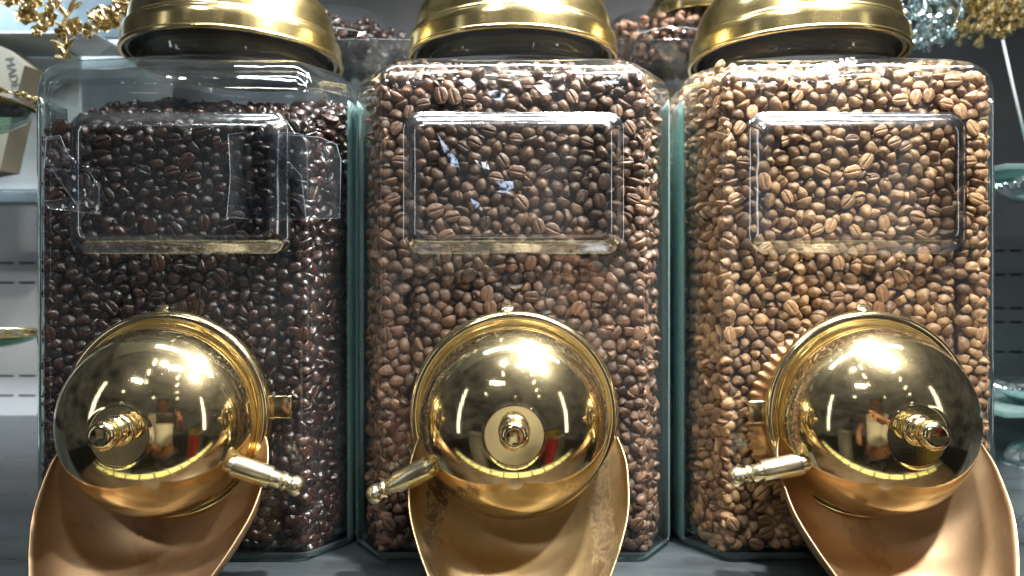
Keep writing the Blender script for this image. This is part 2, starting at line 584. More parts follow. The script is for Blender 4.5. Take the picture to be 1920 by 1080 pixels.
# ================================================================== coffee beans
# a packing of beans worked out beforehand with rigid bodies. one whole number per bean: a leading 1, then
# x + 0.1 (4 digits), depth (3), height (4), all in tenths of a millimetre, then the turn as four pairs
BEANS = [
    10259079004071638178, 10386031002768944141, 10273203002257505098, 10509015004255431713, 10347188003368842928, 10529073001089495120, 10546184002866867857, 10620041003272853330,
    10755199000276484908, 10856031003866619233, 10823210003358539372, 10922040001458495198, 10915105003377837258, 10997051004157651914, 10976227004780796731, 11094024002651600772,
    11035200003456148065, 11235114003274721831, 11211187002089505019, 11289152003253321378, 11349090002960241875, 11413211003258519468, 11446162000588474980, 11605052003263092863,
    11699216004084844455, 11758158003165912752, 10326232009659611885, 10314062000765514703, 10294130001498504757, 10474138003157469077, 10481211003159035435, 10567107005492656132,
    10612196002966112455, 10681056003161530336, 10659120002660188436, 10767057003163066954, 10820087003553142371, 10927049007762681030, 10913210002966045341, 10985101003477095357,
    10970161004864662989, 11126101003268738566, 11147176003178847156, 11229031003261954063, 11181120004358791153, 11327028004963459638, 11254218005176767227, 11401030003660651276,
    11409177007086164948, 11608124004074478932, 11626202003373146529, 11648077008380205375, 11640102000098505443, 11802216003954558415, 10189208004158096074, 10394106001098484839,
    10282207007398445643, 10444044005493507257, 10403165004366896631, 10575039005067764711, 10570119002863035858, 10634117006650033248, 10715188006289596574, 10865069008457529847,
    10757125002755271273, 10944035009692657053, 10870135003957690554, 11018031004082826854, 11021131010589615223, 11093035004559427093, 11053145005194686149, 11288087003359221137,
    11181125007190485776, 11292042008255887839, 11327192003459758938, 11430085003654106525, 11484130004065137943, 11473045002375495007, 11558183002587495017, 11696062002398504960,
    11685142003763509535, 11771194009181176638, 10236156004150270552, 10308030005960944730, 10308164008773597314, 10479092004569527984, 10412201005579273919, 10525073008272636588,
    10620182006164416506, 10696031004795596438, 10686191002761872334, 10784032007061955463, 10799162004159489843, 10921125009451485798, 10902194008069298736, 11062030008861738833,
    11025204008896645354, 11078090004767408479, 11116211003063409557, 11171048004369593208, 11182192007958700762, 11287103010779394411, 11238152008758206213, 11397082007064244689,
    11378137003365916636, 11539035002962917349, 11484208003652086373, 11663024006553468484, 11647207009368400544, 11815237011053571786, 10210185009475182460, 10392052004158567093,
    10340101005168936253, 10455032010752395902, 10521136010578396087, 10588095010581504812, 10645125012062092659, 10635038009869311267, 10651201009776315412, 10793104009868458218,
    10832208010675144070, 10936067013495385565, 10862192010771398019, 11003059011269767675, 11103164011056539843, 11140029009768954352, 11117118009757539023, 11225051009268818257,
    11225212013166409555, 11346092010176687775, 11345211008665035340, 11443032009890667348, 11408154006985845048, 11558074007562379366, 11556130006465456606, 11592115012054212179,
    11681125011273718755, 11699196010376695287, 10179227012169672080, 10354037009151410259, 10391213009497384554, 10404093008581641553, 10470204008251117667, 10570020011284174040,
    10555206008160355695, 10702047009474365009, 10708110007074252523, 10833005010774282323, 10772204008354127667, 10858067011191534225, 10856141012072677417, 11064079012160731035,
    10969205011875135930, 11138061011684356180, 11101208008461251231, 11194083012758719134, 11188136015458469022, 11371035012185557023, 11293176010485215430, 11462112009061882240,
    11434207011297405557, 11505035008552232885, 11586196007975401876, 11576027010053423295, 11676209016757103723, 11742135009654912443, 10264101010076651337, 10295099011465235912,
    10344123008378335786, 10446118009352818744, 10434213015563133324, 10616053016570231459, 10599207014052420141, 10678053014084503616, 10716190012063258835, 10751046010965236012,
    10770146010258456805, 10960034016591666563, 10872203015298505841, 11036024016883144444, 11026204014764641126, 11115032015852645603, 11145234012565641881, 11256048016170733514,
    11262137015564847471, 11339125015652649655, 11362167012057403495, 11474052015262231044, 11401111012881581246, 11516103011753590336, 11517205008365147764, 11734101004783417574,
    11562207015060054769, 11811209015754053831, 10238149011078531923, 10323050015073103457, 10363141013375454907, 10430145013870084366, 10500191012353580363, 10554146014767294608,
    10640208019864288866, 10737111014050912248, 10681203015266668969, 10799036014773791851, 10820190017787423075, 10886093016167876629, 10902196020069466808, 10967125013751966751,
    10937181013173815019, 11107089015587204262, 11093201016155097560, 11221102020054827873, 11165186016067720949, 11318040016097523656, 11305207015058446695, 11402063018462567391,
    11459132014577355411, 11527095015290566024, 11530159011769408773, 11556037015686766760, 11629139013079205624, 11735205015854258770, 10256193014682661648, 10342000016982196465,
    10352211015488312443, 10404055015273348733, 10508210014896354956, 10599130016980695882, 10500194019492555125, 10731032017663974445, 10717210020076510938, 10818116016455708380,
    10772191014867152770, 10880029016158596605, 10903137018267682484, 11017086017067867758, 11053144015855162273, 11101050021163188031, 11104138019552390467, 11190029016088763545,
    11206204019155410143, 11302111020867086759, 11347178020565808458, 11397027017268630865, 11380219016072722477, 11483032020058985653, 11477210015667055857, 11688040014955764608,
    11615199017362259052, 11757130014872916258, 10287211014987387953, 10348115019262614195, 10307208021150430431, 10487079014359731821, 10415182017851955568, 10511036014376785380,
    10564202019851250841, 10740141019475095838, 10661118017357904223, 10804084017271452082, 10825131022097416155, 10918040021952187925, 10972217019179786930, 10966086019855638619,
    10972144019253965736, 11061035024570438522, 11106205022281144763, 11158084022063207080, 11241154024787763257, 11344037022265917252, 11286194021076334287, 11407030024365630866,
    11406164016651449946, 11572032020655406002, 11503171018757014942, 11626037015150882670, 11621104019589464620, 11723069011577419047, 10204205016861702513, 10286066019470883061,
    10302144015881816761, 10463122016171552115, 10399171020073674010, 10558079018275672780, 10513209025869471125, 10655049020358239053, 10638183021371646510, 10844057021570208259,
    10768206022570147559, 10834031022884592776, 10895114023876535508, 10990037022775527012, 11037203021773167751, 11048091023475501524, 11134163023566063964, 11216044023874155424,
    11240209025067458875, 11272040022973748456, 11324209026152380727, 11493151023673727676, 11505217024951518414, 11513098021373915662, 11566201022559782419, 11700080020091373928,
    11672147019190662750, 11731166017969527110, 10235145019387442773, 10354039020557357510, 10306188024573616109, 10440031018292597249, 10451198024281456286, 10560010018886164951,
    10541145022294724848, 10731079019953546397, 10613120022753141642, 10780050023385342265, 10817122027663584196, 10880039027292666364, 10844187023963912843, 10953029028068954644,
    11001139023256364602, 11124109027987725472, 11065144025558973953, 11248095026859033447, 11188149026679673218, 11332078025560589659, 11326149027055004551, 11378116021971520549,
    11432181021776885864, 11567123018776252977, 11570140026254024638, 11658030022768934562, 11616168022354231064, 11757134022187604580, 10156209019083388356, 10275074027678311352,
    10358086028068808134, 10467144020774395991, 10506136027455538485, 10493075021254438978, 10584203025059720837, 10725028024773619147, 10685131023758735792, 10732096026467650656,
    10763170025458492793, 10870113029675337318, 10921176026753842171, 10942101026865045959, 10989187025590233845, 11057039031891645671, 11125200031161656194, 11167024022571287777,
    11170219026777772871, 11326032028997593944, 11289191032291464375, 11444112022754878157, 11399206023576491921, 11543062025354946464, 11538195029471556910, 11604081024495544530,
    11637198025589466474, 11713209023259024458, 10193208024156076172, 10414107022463025548, 10377213023862134819, 10496040022590775343, 10416228029177777229, 10581044022859410244,
    10593114026467565504, 10684045026668074034, 10699196027190553227, 10796044029574515807, 10779203030496405137, 10871033032757495801, 10872207028751570240, 11020079029187384179,
    10969217030485844949, 11116033029082601351, 11076195028587425480, 11164057030070241354, 11218193031754379432, 11309089031672801848, 11346142032255410240, 11410135027651550921,
    11389200030556719164, 11481049026288413475, 11551136031567211442, 11601025027783164040, 11653090026772626887, 11695134025856500672, 10277115024074075650, 10332038026975873834,
    10340156026551703592, 10499101027254461484, 10401147028269821745, 10597033025297555841, 10537156031055353405, 10654015029683134746, 10638184028779797559, 10760112031267748945,
    10829150033954877568, 10823072035282865554, 10898120034879634887, 10952080032269152160, 10997147030897624753, 11083124032699454547, 11032208034057410337, 11256031029966955057,
    11173132032574934948, 11377139038269498874, 11261137035450390260, 11414074027653490051, 11439133034459410670, 11501116030075782234, 11448186028372862641, 11695037029253349538,
    11607197031774162458, 11789201020254168460, 10226165025857917338, 10408037024660300967, 10242128032168593291, 10533018027560398482, 10447163030867907243, 10594037032790726460,
    10603201030064692713, 10649084028554297288, 10690216033156561584, 10754032034177488939, 10826219034978793069, 10906045037190426326, 10887107040477817165, 11019103035066087150,
    10891193033095594966, 11112093036877566011, 11121187036594565070, 11246082032666076034, 11201213034251573204, 11364029034468630864, 11353206035555015752, 11448024031285155152,
    11461206031854303706, 11540032031552459326, 11626140032462754390, 11627047033482324018, 11744182027158201466, 11736095027974567415, 10256208028858559760, 10308039032890523372,
    10348208031162025548, 10432076027759066862, 10482210033195314955, 10569072030257936169, 10473111033252117763, 10540005036561368381, 10677138031858580255, 10708057033759858254,
    10804127038478648464, 10822027037692714562, 10874200038857240843, 10985046035759340537, 10952165034791383771, 11057039038371863430, 11051146037052798735, 11203048034058239053,
    11180160037957620359, 11283035037696625059, 11261209037750560238, 11412086031954545299, 11497148037556056856, 11567087034055470157, 11509204036259201827, 11678081033364837831,
    11690209030574238259, 11809204025451877569, 10258190031684513883, 10380032033254885720, 10351105031059427193, 10465039029777634388, 10419203035879207438, 10521057031855082355,
    10551208035262400342, 10648036036060232784, 10686146035960414202, 10696060036593503929, 10760188035088473979, 10781055041756131843, 10940116040078297022, 11006096039650433496,
    10943217037450508414, 11165032037458565702, 11072213039861399366, 11195099039154532905, 11171207040956423902, 11360080036871517387, 11255186041490585925, 11429038037253741373,
    11426202038465231147, 11483069034360686909, 11575200036989493225, 11699109035389274332, 11684163031590754438, 11781201030459240845, 10190204032371251351, 10305119034983472820,
    10382148035567669241, 10436040034491644328, 10389089037789785752, 10535077035791555376, 10466085038359620459, 10598125034350716591, 10624181036560976150, 10707039041692595326,
    10746117037752198846, 10895043042763588778, 10801192039958719344, 10974032040996635741, 10998181039751887765, 11110037041190684031, 11101147041264669455, 11241033041959655504,
    11143103044055206011, 11390050042955208328, 11352191040957539843, 11437085039153387093, 11530096041361584502, 11594108038850963560, 11548171041851057250, 11698034036687744770,
    11653188036958350564, 11802204037074399153, 10254067033873155524, 10310027038763500567, 10295191036262903927, 10408032040897585741, 10470202039982212653, 10577003045784154845,
    10512155037651440238, 10585048039559192275, 10633208039658466197, 10730117043062708278, 10716190040257847729, 10862032042786793939, 10845120041864276209, 11021034045654778023,
    10996132044871935559, 11068094043656569758, 11061161043495533539, 11175052043768152056, 11216217047084844456, 11272114042051828367, 11337210044697454240, 11491024039274257474,
    11479200044172176122, 11566033038857504198, 11596217042284854851, 11742097042760165015, 11692210042167548578, 11761129034972768135, 10226189036654249143, 10323044041060313607,
    10350209037558015852, 10371115044662822425, 10399199042473211754, 10486022041276222727, 10476087044788662457, 10642033043957629332, 10577145041453137571, 10791043045875534191,
    10751215045175752673, 10860084047654258729, 10875173044170768557, 10921087046476281451, 10931201043262260845, 11119035047462459641, 11131210046367054040, 11193034048858925325,
    11198149044455489738, 11322029042691637250, 11288193046976784620, 11491126044474814778, 11436164042361168451, 11597113044654837871, 11509199048986506877, 11649034040656973958,
    11654123039267106230, 11731194036263131848, 10255126038581302570, 10299086043365452112, 10335140040255449124, 10439048046262046039, 10429127043482706874, 10539058043195543242,
    10558208041271106855, 10641089039653598618, 10652141042071606008, 10724050047776675587, 10774151045856862726, 10759015050477217170, 10834217046067678020, 10953034046755907639,
    10993203046850877668, 11037089048759882929, 11115151047859897758, 11230097046366440445, 11184158047797364352, 11325113041372227830, 11386131045759523997, 11436031045452296006,
    11442151049371728741, 11526049045364933343, 11567185047872738268, 11709087042375782827, 11679155044250086729, 11758170040954161459, 10203213040556539664, 10246082048966145220,
    10330185042564917157, 10428108049265954046, 10443190046357750958, 10508038048766903136, 10504122041870933948, 10684101045567218336, 10686207047175529060, 10765096049990774743,
    10797209051350420239, 10853011048785155052, 10828148047751289444, 10968096050666137269, 10935155047052419844, 11100048050991364171, 11052205048559260937, 11252075049557674595,
    11165183053360489226, 11365074047451905478, 11233194051973534292, 11475022050567331820, 11417208049063306391, 11563094048158026248, 11622132051153168334, 11644080045166261055,
    11636164045360305294, 11759139047976905557, 10205192043290665327, 10373073050254177576, 10317122048466107240, 10400031050660530257, 10378199049652877668, 10590048049057097335,
    10514167044156985648, 10636103047457178365, 10589111045376301664, 10804040052952709337, 10729162049368773714, 10912054052172187941, 10894207050053560238, 10988034052561398721,
    10972201052874142651, 11086096053288332440, 11076154051365964553, 11127030056774541271, 11179236056669727620, 11311037048964801353, 11351202050756777681, 11446085047850342609,
    11515141052758427408, 11607032045772579343, 11499211053956524101, 11685031047470936145, 11635215049485844951, 11805204045552053633, 10248137044496453458, 10341031046695576640,
    10284210044096443541, 10481078054652932754, 10441213051166054862, 10525120049653450047, 10512200048771601032, 10684010051278237271, 10617195045777206123, 10714064053691404026,
    10853218057276767326, 10807151053998604948, 10911126052759618823, 10975057053789234162, 10998155052880537520, 11058038055276714913, 11120209055090323335, 11235131053894335235,
    11158111050660201148, 11317134048864248956, 11295207053651719166, 11385031051473508120, 11428196056266241151, 11568076050556514098, 11593166054675883149, 11683088048050986047,
    11681161051759280759, 11739197046853279135, 10215207048597406146, 10256102055261241366, 10298197050158594096, 10457033054253331379, 10480204055453112927, 10558058053377177445,
    10563186049974733218, 10647057051773183676, 10642191051270636091, 10693131052653559949, 10706209054561045960, 10874039056171835878, 10902176054867926853, 10946085057569116732,
    10965147057850749243, 11050127059768561579, 11050199055257077353, 11246033053275643386, 11160144057895685258, 11317078052552310635, 11294153055663453394, 11485086053477381431,
    11382153053380725781, 11547033051758392289, 11533160058662818335, 11681090050654495100, 11748141056092324867, 11717211049354583703, 10235146051293645332, 10302035052768543693,
    10355139052380286622, 10482080058560465298, 10424149053454026057, 10538035053978814624, 10524136054683495313, 10602035056852877733, 10597122053955670450, 10811034059282807149,
    10777209057257015754, 10846099054384763971, 10915208060557024245, 11021099056550847930, 11006207061570478675, 11064024061584145151, 11084172059871944553, 11210031058755559635,
    11233182058369872456, 11317030055551449634, 11353207058258015646, 11425039055994636064, 11478119059453852675, 11561104055058033551, 11602210056455587491, 11724073052864366407,
    11675218057364648118, 11801206052554044033, 10274198055174465192, 10292039060164154518, 10343197055557966142, 10401047056067183882, 10398093057966432610, 10566096059572444906,
    10567191056268768749, 10716032058398584843, 10627197057452892434, 10768100056466045853, 10705188058584654681, 10836101062480735820, 10847152060574873564, 10985086063065964551,
    10968167063768107061, 11067077062261382113, 11035136068371687681, 11161081056054035666, 11121112062764946443, 11297048058895365264, 11245104058996645039, 11415104055665471715,
    11467191060153760854, 11597107060358628778, 11541207062060024559, 11632054053650281127, 11659103056874904638, 11735203055251681322, 10199191055173872749, 10341052055678296116,
    10302099051178422983, 10433083063477202245, 10445137059174906143, 10527025060750491514, 10544208059496383754, 10637051059572556690, 10670140061386824750, 10776072061664469642,
    10755149059487233933, 10899119060288362867, 10790204062679237944, 10999033058793546734, 10994109068263232279, 11107049066465676192, 11116130067259443504, 11185079061650460235,
    11255211060452537094, 11339031065553313994, 11349110058457700763, 11374032061075893544, 11428118063758811355, 11494031057479491260, 11499145067379451261, 11693045058355747584,
    11683150058751964164, 11806202060883774072, 10195209062994453140, 10378030061855934171, 10333210059098445657, 10377116066060781336, 10412211057758025858, 10591060064051158455,
    10514095063655678621, 10669102057850649228, 10609131062888693233, 10743023065084154242, 10733194064459171344, 10837033064795606554, 10916207067051133918, 10926037059974754615,
    10949161072071114672, 10971024064952471515, 11086234060882865544, 11181039065965953846, 11174195062666954561, 11296130063461218758, 11366138061450516796, 11463046062571255187,
    11396199064268671230, 11533093061561297783, 11565118066284425883, 11716076062387507075, 11630175061251439530, 11733192062674543690, 10280092062981618543, 10344071062274284786,
    10367140058952113622, 10452032063178774479, 10447208061872096748, 10504038066656560148, 10592208064352469858, 10671050064873695987, 10683118068469588118, 10720093063558861751,
    10743167068073526208, 10876110066778675585, 10860196064954933669, 10900044065288532629, 10991216068950491585, 11029039068254576795, 11071185066456362086, 11206138064155440148,
    11160215064592353338, 11263043064554211570, 11328192063862729040, 11395066062690255840, 11431120069373741458, 11543043059457085774, 11466194065455329028, 11624028057294694048,
    11637117065177894538, 11763138063288765266, 10214204057578294315, 10304037067169893234, 10304127056854057049, 10404113070563117562, 10399180063294694344, 10502028073795593560,
    10524162062092694434, 10603038069951172375, 10663204062763429650, 10751092067873505892, 10800150068150276207, 10840049070480344414, 10830215069557588315, 10928115067576246823,
    11003146076187532332, 11081096072750478781, 11101207066960598679, 11213074069073856831, 11191158069397515638, 11368117067666188239, 11256198067071136529, 11412038067666903037,
    11477136074072893765, 11582039062683457524, 11538166068772206219, 11643039063872856372, 11578198066473157442, 11799208067872499263, 10241139062476783274, 10322122069664299161,
    10309151062362893032, 10425030069656669129, 10459144066369945845, 10537133068773531981, 10572184068181575512, 10619110070590733937, 10661165068672945153, 10808094070468215685,
    10822156073979292371, 10887066072067687385, 10875157071957102257, 10948043070665761048, 10944201076277356086, 11055121077289313334, 11129208073782197148, 11154097071160874220,
    11204206071890284830, 11280097067268350837, 11339209068796354451, 11456038070856892359, 11437206069590284568, 11485086067151116577, 11568144073051325403, 11598044068560868149,
    11648210064658426794, 11694149065469934362, 10248125071262125778, 10356038069886742938, 10326147063792406734, 10395078074250076371, 10485211067560124979, 10542054070490545577,
    10532206071091412451, 10657045073070803420, 10674208071162406992, 10710052070676343284, 10710128073895575567, 10916049077260249055, 10797239077078836332, 10999034074570926344,
    10994209078960254608, 11148030072857884580, 11050207072870201838, 11223120072094686251, 11270211073470105371, 11327071070073095938, 11319139071168599235, 11478077076259074826,
    11396165074074817857, 11519036068559887230, 11601099072652337712, 11746054068585361846, 11642165069554490366, 11720205069259410243, 10264200062686568254, 10300095074052381318,
    10304175069267438521, 10473083070866916635, 10365204066872493807, 10578034077657874581, 10508141074497504059, 10712044075991574723, 10609204073155249060, 10778033072361845115,
    10770207072763055835, 10841032076460719036, 10901124077365758845, 10968092075193304438, 10960128081965670645, 11084031071958985651, 11078165073564643090, 11229031072788776259,
    11164197077773685988, 11298039071391683153, 11360207075675399153, 11371021073380196667, 11458188075152791160, 11526084071774854526, 11519210072594304151, 11673086070067395906,
    11626205072896345655, 11734102068976611570, 10206180069355330973, 10289044074850796985, 10291207068871531720, 10445045077192534575, 10425201069054250842, 10537097076879547519,
    10569201078977439046, 10600099075875404190, 10614176075458516303, 10765103074879214477, 10748190075190674030, 10834085077796334752, 10872215077881816534, 11000071080098516050,
    11060186080266167732, 11079040077663953839, 11122143075258764089, 11193080076978133457, 11213151078062221974, 11274103075450791236, 11290173074758733289, 11346092075781531436,
    11422210079656530431, 11583029074569945060, 11547102078259947051, 11692032069280784776, 11691155074368436005, 11767148070785684379, 10254097081071155222, 10358028076059943967,
    10366175072657689440, 10379121079571256384, 10444129077082735020, 10552078083572876170, 10495205077457024142, 10689079079762426196, 10649136078994546466, 10740011081283183637,
    10696205077870136629, 10915041082290553975, 10874145080588334876, 11001030083358563194, 11015194084557259245, 11124074079392466670, 11106205081174185921, 11240042078955559760,
    11182207083471065645, 11302029076997574258, 11318192079290396730, 11400087074564157864, 11351141080285815263, 11513030077458812980, 11504209080755166482, 11655038074072463792,
    11615167078056475301, 11765199075570475894, 10223230070285835545, 10337059079757359656, 10327203075490434124, 10509031079867955745, 10437183073091555623, 10506086084284243367,
    10518151082761589127, 10589143082386452133, 10674194079059283390, 10702036085256966340, 10817176080070177837, 10812106083255630438, 10872190085064116526, 11027117083586365720,
    10931202082755684404, 11064071086276736083, 11095120082880732042, 11190040082692614827, 11157132080151290553, 11358029082555756912, 11243217080281813366, 11420040076750015753,
    11432121081068728944, 11578049077393303645, 11483140082379657873, 11750122077871234814, 11695207077890284631, 11805213078053676294, 10263197075177308540, 10299041084164360662,
    10407207078372399253, 10409057080982643518, 10458207083474281439, 10496105089197414660, 10522200085554906023, 10641032080091572761, 10631204081670295190, 10743130079675925248,
    10745172082850747717, 10908131085884272967, 10833188088667246815, 11002092088566094827, 10985143089254378086, 11157074087155005146, 11072146088679135734, 11269028085473894967,
    11262148082871882960, 11293082080264892443, 11333207084657454202, 11448033082052349026, 11447197083789694773, 11528097082987405080, 11546184079566337816, 11720085075159768667,
    11625209080891294432, 11797193083192644369, 10192209076356076172, 10305117083958953540, 10310134078091284834, 10465097081759074672, 10464180086987657131, 10626028086066549231,
    10579201086768681329, 10622089083085174053, 10673134084952541079, 10780043080366568578, 10757207082168558480, 10848032083559669130, 10888199091090336030, 10954030088458469329,
    10971207089054580725, 11122025084784144848, 11092209086958435797, 11240071085666847937, 11202132085267857467, 11317104084254270933, 11257193086554760847, 11387076082580864042,
    11409171086494633836, 11515025085953461515, 11541155085861589749, 11636094077659975640, 11680132080257788956, 11748135083579403613, 10228170078481362676, 10242153102072086059,
    10363183081773778259, 10411095088769211541, 10429140084681812956, 10532025087981176464, 10489161092465501176, 10656100089895615033, 10702201086776588668, 10737097084987226751,
    10796197087574661529, 10861072087250117634, 10861160097287744971, 11035024090059408383, 10922147093371497312, 11132034091357358925, 11099210093367568678, 11251120090377612681,
    11139138086067781457, 11335038087994542944, 11349143087872213781, 11423031089263913769, 11394122086786712660, 11465070086493293848, 11577205086486226947, 11699061079360339169,
    11660211086961399366, 11711060087568681472, 10295191080662897747, 10375038084789533977, 10352124088067471025, 10455031085759449639, 10397217087976767227, 10603068088658064029,
    10546193092856818128, 10708043089565404304, 10619178088652886926, 10782048087660097458, 10766208091693393053, 10840107090387354578, 10841206096354640926, 10941083090663409557,
    10989133095393494227, 11055107093061776714, 11053194092985793342, 11206024090084154545, 11154181090672792923, 11312086089554552010, 11284182090899495550, 11482053092661777580,
    11470205089458404302, 11538088088766076462, 11474121088651570466, 11584047083095484268, 11695128087784448443, 11715200083891445775, 10193205083868241250, 10342057089258289163,
    10331204087872528378, 10409029089956965937, 10405167091451379752, 10570129090689704130, 10559215095052363106, 10654048092951198565, 10652199089767657088, 10780032091897634957,
    10771144093758597610, 10839024095177227171, 10933156100896373748, 10924040094868388625, 10927219095667671980, 11088062093486825156, 11130128094251963962, 11198092092668526991,
    11210196092281552620, 11270035093382834435, 11400071092273708026, 11451134093176413511, 11376207090558549760, 11545038093066835117, 11540165091465648774, 11693033081091673868,
    11596124083669630741, 11805207090963144617, 10237144086369577785, 10331028092457536403, 10291173089274865027, 10392047096367096940, 10321214094855541584, 10591030093463903571,
    10480210093651342211, 10706117092483306020, 10701203093791355327, 10773117089062882462, 10759210098169045345, 10888088094965269044, 10901205101855429849, 10999049095062082751,
    10961109098757353594, 11151030100266852465, 11156137102080736179, 11200047097486595118, 11243142097866379454, 11360033095674609146, 11390130093663897459, 11446032098052893877,
    11504117098986213243, 11581095095576344788, 11540209094291304730, 11627001079477166568, 11640123085585646576, 11746203090363065833, 10200193091686745026, 10287092090263228431,
    10288146097166303188, 10445047092591365527, 10473108095567579459, 10547075092760479759, 10548122097870768557, 10703036095763614195, 10636212095956369172, 10764087095765369167,
    10717110099572713116, 10822094096665826878, 10908210106863549466, 11029035098797615558, 11023165098374233917, 11084032100792607252, 11067201104175395590, 11237033101552296006,
    11166192097291534224, 11309135094268127649, 11274210096694305546, 11406063100774518574, 11446187096488404520, 11608040090781705618, 11507149093784763830, 11618111090699524748,
    11641167090678407381, 11762139089457701273, 10259206083975395790, 10235142093355863321, 10405114097062914873, 10445058099355161558, 10436171097259488484, 10578052099251750856,
    10558194102972213881, 10640048099355158067, 10606106095568261771, 10771034098756974156, 10775147100575338636, 10920079102477277022, 10858134103355043359, 10973048102167553307,
    10987208097486232950, 11106086101370427983, 11104142098857478921, 11200116101455843681, 11247107104482637771, 11287096096171665809, 11347198095277258140, 11505048099383652329,
    11373130098494393764, 11630027096973571167, 11489217098871712277, 11729092093777776523, 11614215093184844554, 11700179092652953148, 10231213088769359065, 10263086097984307949,
    10337141095169668868, 10452093103698455843, 10392205098487223354, 10511031095567954450, 10486209099857411022, 10653118097586582134, 10596187101379718261, 10688072105278411142,
    10711181100191633668, 10871072100460162624, 10829209103867328966, 11041097102774548868, 11003161104951278727, 11170070103781826032, 11089192099852369638, 11201035108155440363,
    11233207102454073928, 11317044098856927350, 11315146101258621177, 11519049105475435191, 11389207099190417653, 11566054100582504586, 11580163096997605853, 11651048086270208357,
    11659089095155801153, 11716193096881515288, 10206201098173163874, 10312055097778776376, 10378129100685273772, 10371039100690533069, 10434155105479718342, 10515050099087366176,
    10507149099955719353, 10641030104094636239, 10631178096994704756, 10731031104676600952, 10718141105395525069, 10860031103051352590, 10908135107255680634, 10981097105494325338,
    10972202105977285684, 11129029106976489038, 11143208106060185186, 11132095110088383227, 11189193103783432878, 11302077102670445294, 11313200101551015943, 11374033104084772944,
    11448109100992552642, 11687030102481678240, 11525186101479774878, 11695032093770469340, 11689133100261873475, 11776154096267847763, 10256202099184568340, 10301040103286615719,
    10334205101964529465, 10410094109252449843, 10363143106261208658, 10480026106085622165, 10499150104069444494, 10597121102566045260, 10654168102683424585, 10791090103058439469,
    10745207107267390543, 10840098108957614997, 10854168109769491224, 11015036106871396911, 11026201109891345829, 11074036107660750959, 11105155108663145979, 11165144109486266964,
    11250151108877884863, 11294035106560523796, 11376205106785232958, 11458038105351168132, 11431178102452082457, 11578098105666944763, 11605127100654507709, 11747124107791684066,
    11591207101377511039, 11805215099880793167, 10201201105175314987, 10276076113663185884, 10302181105467307979, 10409033106497604857, 10399198106075771957, 10568050103396434965,
    10627232104280786932, 10624099105895675950, 10687129110672589065, 10797035106057984253, 10791154107595616455, 10875040110051907131, 10878210112358557491, 10944032107665599544,
    10965121110656052954, 11049122107794346060, 11096214111181813564, 11273087110668761244, 11214198109452540053, 11348096108162318773, 11301210106872083642, 11379117104260729161,
    11444149107483545685, 11559125110251036238, 11507131106059740844, 11723078101680448663, 11657197098753269255, 11750140100385582923, 10268213107284312041, 10334057107777646286,
    10317123102757872727, 10452032111763975555, 10461208108390245842, 10516082105172114771, 10549138108972076142, 10626041110378114361, 10684204106173423709, 10789044110957465798,
    10788208111850430334, 10903072112472314809, 10889132114496655752, 11004037112978772045, 10950193112654917541, 11066068112156420241, 11070154114980236827, 11206088111467751436,
    11241198115879186229, 11361050111050192222, 11330152108654045232, 11500146113374369043, 11402150111390384375, 11608030104266955843, 11534207108768390543, 11655078100950024537,
    11654184104369892941, 11733211101160314205, 10264102106171863167, 10335035113056485801, 10330110112054767920, 10518033114584518338, 10462139113864618927, 10504105111758924272,
    10615167107561917547, 10670007109484176258, 10659141118583855542, 10747097109962256687, 10791155115066817375, 10824094114750529275, 10902210117966035446, 10945039114479815772,
    11016131114383475714, 11084035115758564197, 11134119116093465273, 11164078117783765275, 11171192115092624130, 11314114114051892465, 11373207113160045332, 11490031111958368216,
    11468208108153647589, 11623045108692324631, 11633123111459762582, 11658095106497523848, 11690143110255878040, 11778178104458984655, 10245148109150985242, 10326050118290394976,
    10353213110169084532, 10416084114762445597, 10412205115353076072, 10559042108591584474, 10536208107659365696, 10638103111963599653, 10606207112158631815, 10802033116598584957,
    10733163113989512261, 10889031118856913872, 10822201118571324808, 10991081118767056248, 10986207116358434202, 11062096119460472289, 11070207118261577590, 11192025116260398383,
    11142216120584845544, 11326033115264756011, 11296206113750872330, 11422060108561811441, 11520210117958193116, 11557049110667107137, 11605173108556818640, 11697055111466218649,
    11668210108352323705, 11743203107997404658, 10197211112264096370, 10398037117888563676, 10325178113656913973, 10462048119570336511, 10492211113692467360, 10568085113957751038,
    10544167114489274331, 10710044112352609851, 10689206112677338749, 10729118117672271340, 10736202118791354972, 10910089119575193622, 10907159121775318230, 10967032121062569538,
    11025159121454864082, 11054033121850579841, 11107091123297566349, 11140033120963549642, 11205147118162674394, 11280126117258593803, 11339184116253067252, 11453072112070365407,
    11452121115864862262, 11561123116956380669, 11571200112655309551, 11735096122659145516, 11702199113657699168, 11792202112595416545, 10280209115676378764, 10277079121569631880,
    10380145114279568947, 10378033124059636004, 10395100120967513207, 10603102117663395804, 10598199118660075929, 10627035116798574958, 10629170113153318015, 10699035118672470760,
    10737189124492475524, 10842068121251260652, 10844145119884796364, 10958049126660687714, 10958133117863308476, 11031068125672475893, 11066206125261076268, 11253030113273501981,
    11221219122367671980, 11369030125169924767, 11269176121567386909, 11456041118069318732, 11443210115367360834, 11542026116968317979, 11578202117567151851, 11615069114566034753,
    11626179114257197420, 11749123114677797366, 10258132113453424901, 10305037127675562583, 10301121119258478582, 10510121120493452646, 10445167118561472111, 10557049120174231653,
    10514201119467093060, 10656090121467487410, 10666196118790612446, 10780037122385727363, 10764109122791745860, 10838122126062525197, 10877139130864732381, 10934110125364914030,
    10971190122961902559, 11104034127464461076, 11124153120985834960, 11228092118564248664, 11261133125160543395, 11276029119057974156, 11354206122653133321, 11400032119357748730,
    11472181119253083427, 11513082117062327089, 11638129121957864381, 11694033118761832472, 11684132116758309032, 11821210119284331946, 10232174115760416893, 10328085125689516726,
